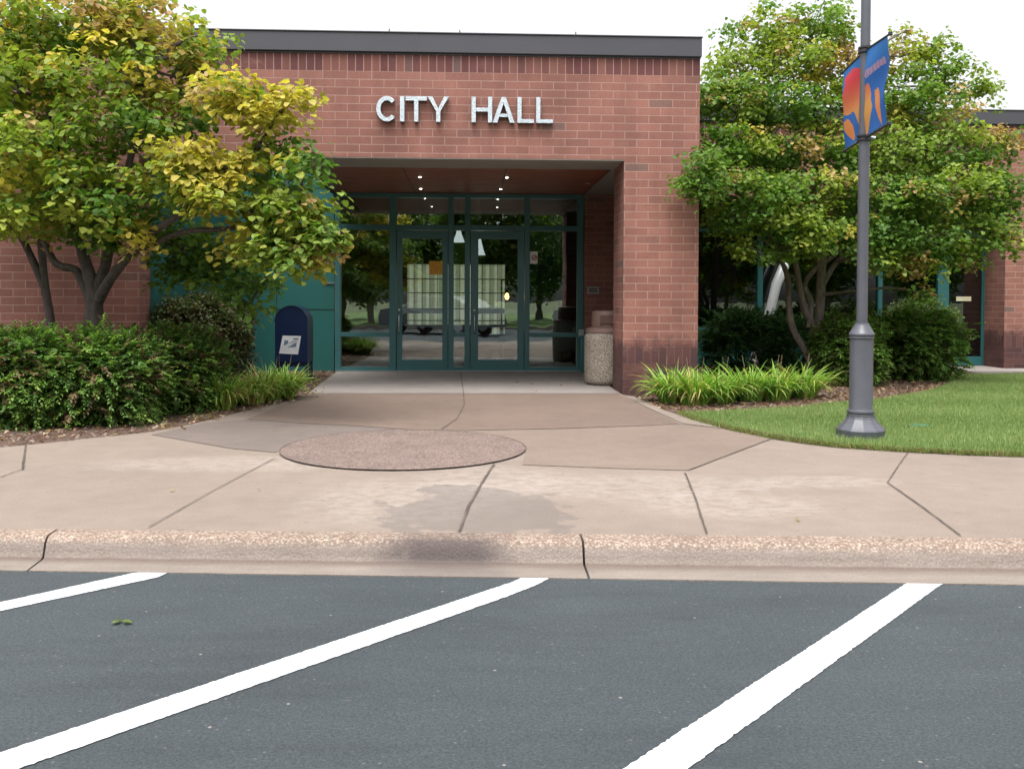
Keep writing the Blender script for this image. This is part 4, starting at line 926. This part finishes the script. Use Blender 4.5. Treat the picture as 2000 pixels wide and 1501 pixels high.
# right tree
D2 = 13.9
def w2(u, v, D=D2): return W(u, v, D)
rst = [([w2(1600, 748), w2(1597, 700), w2(1600, 640), w2(1603, 560), w2(1607, 500), w2(1625, 400), w2(1650, 250), w2(1660, 120)], [.10, .085, .075, .07, .065, .055, .035, .012]),
       ([w2(1597, 720), w2(1588, 640), w2(1570, 600), w2(1562, 560), w2(1550, 500), w2(1510, 380), w2(1470, 250)], [.07, .06, .055, .045, .04, .03, .012]),
       ([w2(1592, 722), w2(1570, 680), w2(1548, 640), w2(1540, 590), w2(1535, 530), w2(1480, 420), w2(1420, 340)], [.062, .055, .050, .045, .04, .028, .012]),
       ([w2(1580, 640), w2(1584, 590), w2(1572, 555), w2(1600, 520), w2(1640, 490), w2(1720, 400), w2(1790, 300)], [.05, .045, .038, .035, .03, .025, .01]),
       ([w2(1605, 560), w2(1645, 500), w2(1720, 470), w2(1830, 430), w2(1900, 350)], [.04, .035, .03, .02, .01]),
       ([w2(1600, 560, 14.5), w2(1610, 470, 14.5), w2(1560, 350, 14.7), w2(1550, 150, 14.5)], [.04, .035, .03, .01])]
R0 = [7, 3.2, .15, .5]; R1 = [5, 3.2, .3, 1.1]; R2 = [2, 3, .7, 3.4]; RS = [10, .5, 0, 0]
blobR = [(1500, 60, 80, 50, 13.9, .7, R2, .8), (1590, 60, 70, 50, 13.9, .7, R1, .7), (1440, 130, 60, 50, 13.7, .6, R2, .7), (1540, 130, 90, 55, 13.7, .8, R1, .85), (1640, 130, 70, 55, 13.9, .8, R2, .75), (1640, 40, 40, 30, 13.9, .4, R1, .5),
         (1760, 110, 60, 35, 13.9, .5, R2, .6), (1830, 90, 45, 25, 13.9, .3, R1, .5), (1770, 60, 25, 20, 13.9, .2, R2, .5), (1850, 140, 60, 35, 13.9, .5, R0, .7), (1900, 165, 45, 28, 13.8, .4, R0, .7), (1760, 170, 80, 45, 13.9, .8, R0, .8),
         (1430, 200, 75, 50, 13.2, .7, R0, .95), (1530, 210, 80, 50, 13.3, .8, R0, .95), (1640, 210, 80, 55, 13.5, .9, R1, .85), (1820, 210, 90, 45, 13.6, .8, R0, .85), (1380, 190, 30, 35, 12.9, .3, R0, .6),
         (1420, 280, 70, 40, 12.9, .7, R0, .9), (1510, 290, 80, 45, 13.0, .8, R0, .9), (1610, 290, 70, 45, 13.3, .8, R0, .75), (1730, 290, 80, 50, 13.3, .9, R0, .9), (1840, 290, 90, 55, 13.4, .9, R0, .9), (1930, 290, 55, 45, 13.5, .6, R1, .8),
         (1370, 310, 45, 22, 12.0, .3, R0, .8), (1350, 362, 45, 20, 11.75, .25, R0, .8), (1400, 350, 70, 35, 12.3, .6, R0, .95), (1490, 370, 80, 40, 12.6, .8, R1, .9), (1590, 370, 60, 40, 12.9, .7, R1, .8), (1650, 340, 50, 25, 12.8, .4, R2, .7),
         (1720, 380, 80, 45, 12.9, .8, R0, .9), (1820, 380, 90, 50, 12.9, .8, R0, .95), (1920, 370, 60, 50, 13.1, .7, R0, .95), (1965, 400, 30, 45, 13.3, .4, R0, .8),
         (1430, 425, 55, 35, 12.6, .5, R0, .85), (1530, 430, 70, 40, 12.6, .6, R1, .95), (1600, 450, 60, 32, 12.7, .6, R1, .9), (1700, 450, 70, 40, 12.7, .6, R1, .95), (1800, 460, 80, 40, 12.8, .6, R0, .95), (1900, 450, 70, 40, 13.0, .6, R0, .9), (1960, 470, 30, 28, 13.1, .3, R2, .7),
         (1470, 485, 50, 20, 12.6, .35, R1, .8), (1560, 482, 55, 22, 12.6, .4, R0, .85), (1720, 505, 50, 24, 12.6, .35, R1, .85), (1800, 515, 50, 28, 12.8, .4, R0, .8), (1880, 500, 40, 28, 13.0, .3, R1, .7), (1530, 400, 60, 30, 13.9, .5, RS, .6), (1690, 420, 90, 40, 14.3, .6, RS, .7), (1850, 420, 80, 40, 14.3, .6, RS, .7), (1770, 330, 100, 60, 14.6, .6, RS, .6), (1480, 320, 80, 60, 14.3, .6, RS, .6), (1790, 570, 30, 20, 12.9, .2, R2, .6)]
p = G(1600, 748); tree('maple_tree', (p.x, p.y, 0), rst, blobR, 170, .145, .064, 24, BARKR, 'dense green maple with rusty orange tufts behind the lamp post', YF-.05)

# ------------------------------------------------------------------ shrubs
def frond():   # feathery upright sprig of narrow leaflets
    V = []; Fc = []; k = 0
    for i in range(9):
        t = i/9; z = t; y = .18*t*t
        for s in (-1, 1):
            L = .30*(1-.55*t); a = .75; x1 = s*L*sin(a); zz = z+L*cos(a)*1.1
            V += [(0, y, z), (x1*.5, y+.03, z+.5*L*cos(a)-.045), (x1, y+.02, zz), (x1*.45, y+.02, z+.5*L*cos(a)+.045)]; Fc.append((k, k+1, k+2, k+3)); k += 4
    return np.array(V), np.array(Fc)
FRV, FRF = frond()
NARV = LEAFV*np.array([.55, 1, 1])
def shrub(name, blobs, n, size, cols, label, fr=True, leaf=.03, up=.7, group=None, stems=True):
    # blobs: (centre, radii) boxes-ish ellipsoids standing on the ground
    parts = []; e = empty(name, (blobs[0][0][0], blobs[0][0][1], 0), label, 'shrub', group)
    tot = sum(r_[0]*r_[2] for c, r_ in blobs); mb = MB()
    for c, r_ in blobs:
        k = int(n*r_[0]*r_[2]/tot); d = rng.normal(size=(k, 3)); d[:, 2] = np.abs(d[:, 2])*rng.choice([1, 1, 1, -.8], k); d /= (np.abs(d)**3.2).sum(1)[:, None]**(1/3.2)
        q = 1-rng.uniform(0, .62, k)**1.25; lump = (1+.13*np.sin(d[:, 0]*7+c[0]*3)*np.cos(d[:, 2]*6+d[:, 1]*5))*np.where(rng.uniform(0, 1, k) < .06, 1.14, 1)*(.90 if fr else 1)
        P = np.array(c)+d*(q*lump)[:, None]*np.array(r_); P[:, 2] = np.maximum(P[:, 2], .02)
        C = cols[rng.integers(0, len(cols), k)]
        if fr:
            nl = 13; out = np.arctan2(-d[:, 0], d[:, 1])+rng.normal(0, .8, k); el = np.clip(np.arcsin(np.clip(d[:, 2], -1, 1))*.7+rng.normal(.25, .4, k), -.3, 1.4); Ls = size*1.5*rng.uniform(.6, 1.35, k)
            az = np.repeat(out, nl); e2 = np.repeat(el, nl); L2 = np.repeat(Ls, nl); tt = np.tile(np.linspace(0, 1, nl), k)
            dr_ = tt*L2; drop = -.35*tt*tt*L2
            Q = np.repeat(P, nl, axis=0)+np.stack([-np.sin(az)*np.cos(e2)*dr_, np.cos(az)*np.cos(e2)*dr_, np.sin(e2)*dr_+drop], 1)
            sgn = np.tile(np.where(np.arange(nl) % 2 == 0, 1, -1), k)
            Rm = rotmats(k*nl, az=az+sgn*rng.uniform(.35, 1.0, k*nl), tilt=e2*.6-.25*tt+rng.normal(0, .28, k*nl), roll=rng.normal(0, .45, k*nl))
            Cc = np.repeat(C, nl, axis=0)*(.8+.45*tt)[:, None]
            parts.append(place(NARV, LEAFF, Q, Rm, leaf*1.7*rng.uniform(.7, 1.25, k*nl)*(1.15-.5*tt), Cc, .14))
        else:
            parts.append(sprays(P, C, 5, size, leaf, .5, .18))
        for j in range(14):
            t = random.uniform(0, 2*pi); limb(mb, (c[0]+.1*cos(t), c[1]+.1*sin(t), 0), (c[0]+r_[0]*.75*cos(t), c[1]+r_[1]*.75*sin(t), c[2]+r_[2]*random.uniform(.1, .7)), .013, .004, .1, 5, .02, 5)
    mb.build('stem', TWIG, e, True); v, f, c = merge(parts); v[:, 2] = np.maximum(v[:, 2], .0); npmesh('foliage', v, f, c, NEED, e); return e
JG = np.array([[.085, .175, .04], [.115, .22, .045], [.155, .27, .055], [.20, .31, .065], [.09, .15, .045], [.16, .11, .06]])
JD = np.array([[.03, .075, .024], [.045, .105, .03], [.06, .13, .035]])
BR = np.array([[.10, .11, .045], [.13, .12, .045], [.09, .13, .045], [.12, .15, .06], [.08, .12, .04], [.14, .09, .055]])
HG = np.array([[.10, .19, .035], [.13, .235, .045], [.175, .29, .06], [.11, .205, .04], [.13, .15, .05]])
def gc(u, v, h, dz=0): p = G(u, v); return (p.x, p.y+dz, h)
def sh(u, vb, D_off, ru, h):  # centre px u, front base px vb -> blob standing there
    p = G(u, vb); y = p.y+D_off; x = W(u, 600, y).x; return ((x, y, h*.42), (ru*y/FPX, D_off*.98, h*.58))
shrub('juniper_shrub', [sh(40, 842, .62, 125, .87)], 4300, .13, JG, 'feathery green juniper shrub at the left edge of the bed')
shrub('juniper_shrub', [sh(190, 838, .68, 120, .84)], 4400, .13, JG, 'broad feathery juniper shrub in front of the two maple trunks')
shrub('juniper_shrub', [sh(335, 812, .62, 92, .86)], 3700, .12, JG, 'feathery juniper shrub with brown patches next to the clipped bush')
shrub('juniper_shrub', [((-8.2, 9.4, .4), (1.3, .7, .55))], 1700, .14, JG, 'feathery juniper shrub furthest left beyond the frame edge')
shrub('clipped_shrub', [((W(378, 600, 12.4).x, 12.75, .60), (92*12.4/FPX, .62, .62))], 6500, .07, BR, 'rounded brownish green clipped shrub against the teal side wall', False, .042)
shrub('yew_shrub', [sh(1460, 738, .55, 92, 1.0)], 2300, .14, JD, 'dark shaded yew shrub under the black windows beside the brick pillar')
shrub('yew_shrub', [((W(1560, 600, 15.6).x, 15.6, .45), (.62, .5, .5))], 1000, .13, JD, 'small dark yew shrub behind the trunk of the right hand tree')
shrub('hedge_shrub', [sh(1655, 758, .70, 62, 1.0)], 3800, .09, HG, 'clipped green hedge shrub behind the lamp post column')
shrub('hedge_shrub', [sh(1785, 748, .85, 84, 1.05)], 4800, .09, HG, 'large clipped green hedge shrub in front of the teal side door')
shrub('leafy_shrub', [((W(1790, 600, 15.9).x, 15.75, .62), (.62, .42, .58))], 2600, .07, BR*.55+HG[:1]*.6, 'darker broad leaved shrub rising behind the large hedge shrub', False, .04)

# long bladed clumps
def bladet(n=7, bend=1.1, wd=.022):
    V = []; a = 0; y = 0; z = 0
    for i in range(n+1):
        t = i/n; w_ = wd*(1-t**2.2)+.0015; V += [(-w_, y, z+.3*w_), (w_, y, z+.3*w_)]; a = .18+bend*t**1.3*1.35; y += sin(a)/n; z += cos(a)/n
    return np.array(V), np.array([(2*i, 2*i+1, 2*i+3, 2*i+2) for i in range(n)])
BV = [bladet(7, b_) for b_ in (.7, 1.25, 1.75)]
LC = np.array([[.17, .33, .05], [.23, .41, .06], [.31, .46, .08], [.38, .46, .10], [.13, .27, .04]])
def clump(x, y, r_, h, n, label, dry=.06):
    parts = []
    for tv, tf in BV:
        k = n//3; a = rng.uniform(0, 2*pi, k); q = r_*.45*np.sqrt(rng.uniform(0, 1, k))
        P = np.stack([x-np.sin(a)*q, y+np.cos(a)*q, np.full(k, .0)], 1)
        C = LC[rng.integers(0, 5, k)].copy(); C[rng.uniform(0, 1, k) < dry] = (.42, .30, .13)
        parts.append(place(tv, tf, P, rotmats(k, az=a+rng.normal(0, .35, k), tilt=-rng.uniform(-.02, .35, k), roll=rng.normal(0, .18, k)), h*rng.uniform(.65, 1.15, k), C, .12))
    v, f, c = merge(parts); e = empty('daylily_clump', (x, y, 0), label, 'plant', 'daylily clumps edging the beds'); npmesh('blades', v, f, c, BLADE, e)
    mb = MB()
    for i in range(2):
        t = random.uniform(0, 6.28); MB_ = limb(mb, (x, y, 0), (x+.1*cos(t), y+.1*sin(t), h*1.05), .003, .002, .04, 4, 0, 4)
    mb.build('stalk', plain('dry_stalk', (.30, .22, .12), .8), e)
names = ['nearest the brick pillar', 'second from the brick pillar', 'third from the brick pillar', 'in the middle of the right bed edge', 'left of the tree trunk in the right bed', 'against the tree trunk in the right bed']
for (u, v, r_), nm in zip(((1318, 788, .26), (1362, 792, .28), (1412, 788, .28), (1466, 784, .28), (1520, 783, .28), (1573, 778, .28)), names):
    p = G(u, v); clump(p.x, p.y+.12, r_*1.35, .52, 270, 'bright green strappy daylily clump '+nm)
for (u, v, r_), nm in zip(((430, 800, .22), (485, 790, .24), (522, 784, .20), (556, 780, .13)), ('beside the juniper hedge in the left bed', 'second from the juniper hedge', 'in front of the mailbox', 'at the tip of the left bed')):
    p = G(u, v); clump(p.x, p.y+.10, r_*1.45, .50, 240, 'yellowing green daylily clump '+nm, .14)

# ------------------------------------------------------------------ fallen leaves, grit
k = 150; us = rng.uniform(0, 2000, k); vs_ = rng.uniform(770, 1035, k); P = np.array([tuple(G(u, v, .016)) for u, v in zip(us, vs_)])
us2 = rng.uniform(300, 640, 90); P2 = np.array([tuple(G(u, 835-(u-300)*.21+rng.normal(0, 5), .02)) for u in us2])
P3 = np.array([tuple(G(rng.uniform(980, 1190), rng.uniform(735, 762), .012)) for i in range(10)])
sel = rng.uniform(0, 1, len(P)) < .07; P = np.concatenate([P[sel], P2, P3]); k = len(P); pal = np.array([[.45, .33, .16], [.22, .14, .08], [.5, .42, .28], [.30, .2, .1]])
v, f, c = place(LEAFV, LEAFF, P, rotmats(k, tilt=rng.normal(0, .25, k), roll=rng.normal(0, .3, k)), rng.uniform(.02, .05, k), pal[rng.integers(0, 4, k)], .15)
tag(npmesh('fallen_leaves', v, f, c, LEAF), 'dry fallen leaves scattered over the walkway and bed edge', 'leaves', kind='stuff')
q = G(238, 1213, ZA+.012); P = np.array([[q.x-.01, q.y, q.z], [q.x, q.y+.004, q.z], [q.x+.012, q.y, q.z], [q.x-.004, q.y+.01, q.z]])
v, f, c = place(LEAFV, LEAFF, P, rotmats(4, az=np.array([1.75, -1.4, -1.8, 1.3]), tilt=np.zeros(4)+.03, roll=np.zeros(4)), np.full(4, .032), np.array([[.16, .22, .05]]*4), .2)
tag(npmesh('fallen_sprig', v, f, c, LEAF), 'green leaf sprig lying on the asphalt between the two left lines', 'leaf')

# ------------------------------------------------------------------ what the glass reflects: lot edge, parked car, trees
b = MB(); b.box((-60, -9.4, -.2), (60, -9.1, .0)); struct(b.build('far_kerb', CON))
b = MB(); b.add([(-60, -40, .0), (60, -40, .0), (60, -9.4, .0), (-60, -9.4, .0)], [(0, 1, 2, 3)]); struct(b.build('far_verge', lm))
def car(x, y, rz, paint_c, label):
    e = empty('parked_car', (x, y, ZA), label, 'car'); M4 = Matrix.Rotation(rz, 4, 'Z')
    pm = plain('car_paint', paint_c, .25, .3, .03, 3, coat=.8); gm = plain('car_glass', (.02, .025, .03), .05)
    def xf(b): b.v = [tuple(M4 @ Vector(v)+Vector((x, y, ZA))) for v in b.v]; return b
    body = [(-2.2, .32), (-2.25, .62), (-2.1, .88), (-1.2, 1.0), (-.55, 1.42), (.95, 1.46), (1.75, 1.02), (2.2, .95), (2.28, .6), (2.22, .32)]
    b = MB(); n = len(body)
    for s, w_ in ((-1, .86), (1, .86)): pass
    V = []
    for yy_, k in ((-.88, .97), (-.90, 1), (.90, 1), (.88, .97)): V += [(px_, yy_*(1 if z_ < 1.02 else .80), z_) for px_, z_ in body]
    Fq = [tuple(reversed(range(n))), tuple(range(3*n, 4*n))]+[(r_*n+i, r_*n+(i+1) % n, (r_+1)*n+(i+1) % n, (r_+1)*n+i) for r_ in range(3) for i in range(n)]
    b.add(V, Fq); bo = xf(b).build('body', pm, e, bevel=.04)
    for s in (-1, 1):
        b = MB(); yo = s*.80; b.add([(-1.05, yo-s*-.03, 1.06), (-.5, yo*.95, 1.37), (.9, yo*.95, 1.40), (1.5, yo+s*.03, 1.06)], [(0, 1, 2, 3) if s < 0 else (3, 2, 1, 0)]); xf(b).build('side_window', gm, e)
    b = MB(); b.add([(-1.18, -.66, 1.03), (-1.18, .66, 1.03), (-.6, .62, 1.40), (-.6, -.62, 1.40)], [(0, 3, 2, 1)]); b.v = [(v[0]-.03, v[1], v[2]+.02) for v in b.v]; xf(b).build('windscreen', gm, e)
    for wx in (-1.4, 1.4):
        for s in (-1, 1):
            b = MB().lathe([(.20, -.1), (.33, -.1), (.33, .1), (.20, .1)], (0, 0, 0), 24); b.v = [(v[0]+wx, v[2]+s*.82, v[1]+.33) for v in b.v]; w_ = xf(b).build('wheel', BLACKM, e)
            b = MB().lathe([(.19, -.108), (.19, .108)], (0, 0, 0), 16); b.v = [(v[0]+wx, v[2]+s*.82, v[1]+.33) for v in b.v]; xf(b).build('rim', METAL, w_)
    for s in (-1, 1):
        b = MB(); b.box((-2.27, s*.62-.16, .66), (-2.15, s*.62+.16, .80)); xf(b).build('headlight', WHITE, e)
car(-1.0, -3.2, .62, (.11, .12, .14), 'dark grey car parked behind the photographer seen in the door glass')
car(5.6, -4.2, .62, (.45, .45, .46), 'silver car parked further right seen as a reflection in the glass')
srcT = None
for i, (x, y, s_) in enumerate(((-15, -13, 1.), (-9.5, -15, 1.15), (-4.5, -12.5, .95), (1.2, -15.5, 1.2), (6.5, -13, 1.), (12, -15, 1.15), (18, -13, 1.), (25, -16, 1.2), (32, -14, 1.1), (-22, -15, 1.2), (-12, -22, 1.3), (-7, -21, 1.1), (-1.5, -22, 1.25), (4, -21, 1.3), (9.5, -22, 1.15), (15, -21, 1.3), (21, -22, 1.2), (28, -24, 1.3), (-18, -22, 1.3))):
    lb = 'tall dark green tree across the lot seen reflected in the glass'
    if srcT is None:
        e = empty('shade_tree', (x, y, 0), lb, 'tree', 'trees across the parking lot'); mb = MB(); stem(mb, [(x, y, -.1), (x+.1, y, 1.5), (x, y+.1, 3), (x+.2, y, 5), (x, y, 8)], [.22, .19, .17, .12, .04])
        n = 420; d = rng.normal(size=(n, 3)); d /= np.linalg.norm(d, axis=1)[:, None]; P = np.array([x, y, 5.6])+d*(rng.uniform(.1, 1, n)**.4)[:, None]*np.array([3.1, 2.6, 3.9])
        for q in P[:18]: limb(mb, (x, y, 2.2+random.random()*3), tuple(q), .06, .015, .08, 5)
        mb.build('trunk', BARKR, e, True); v, f, c = sprays(P, pick(n, [10, 1, .1, 0])*.75, 22, .62, .26, .45); npmesh('crown', v, f, c, LEAF, e); srcT = e
    else:
        e = srcT.copy(); COL.objects.link(e); e.location = (x, y, 0); s_ *= .62 if y < -18 else .80; e.scale = (s_, s_, s_); e.rotation_euler.z = i*1.3
        for ch in srcT.children:
            c_ = ch.copy(); COL.objects.link(c_); c_.parent = e
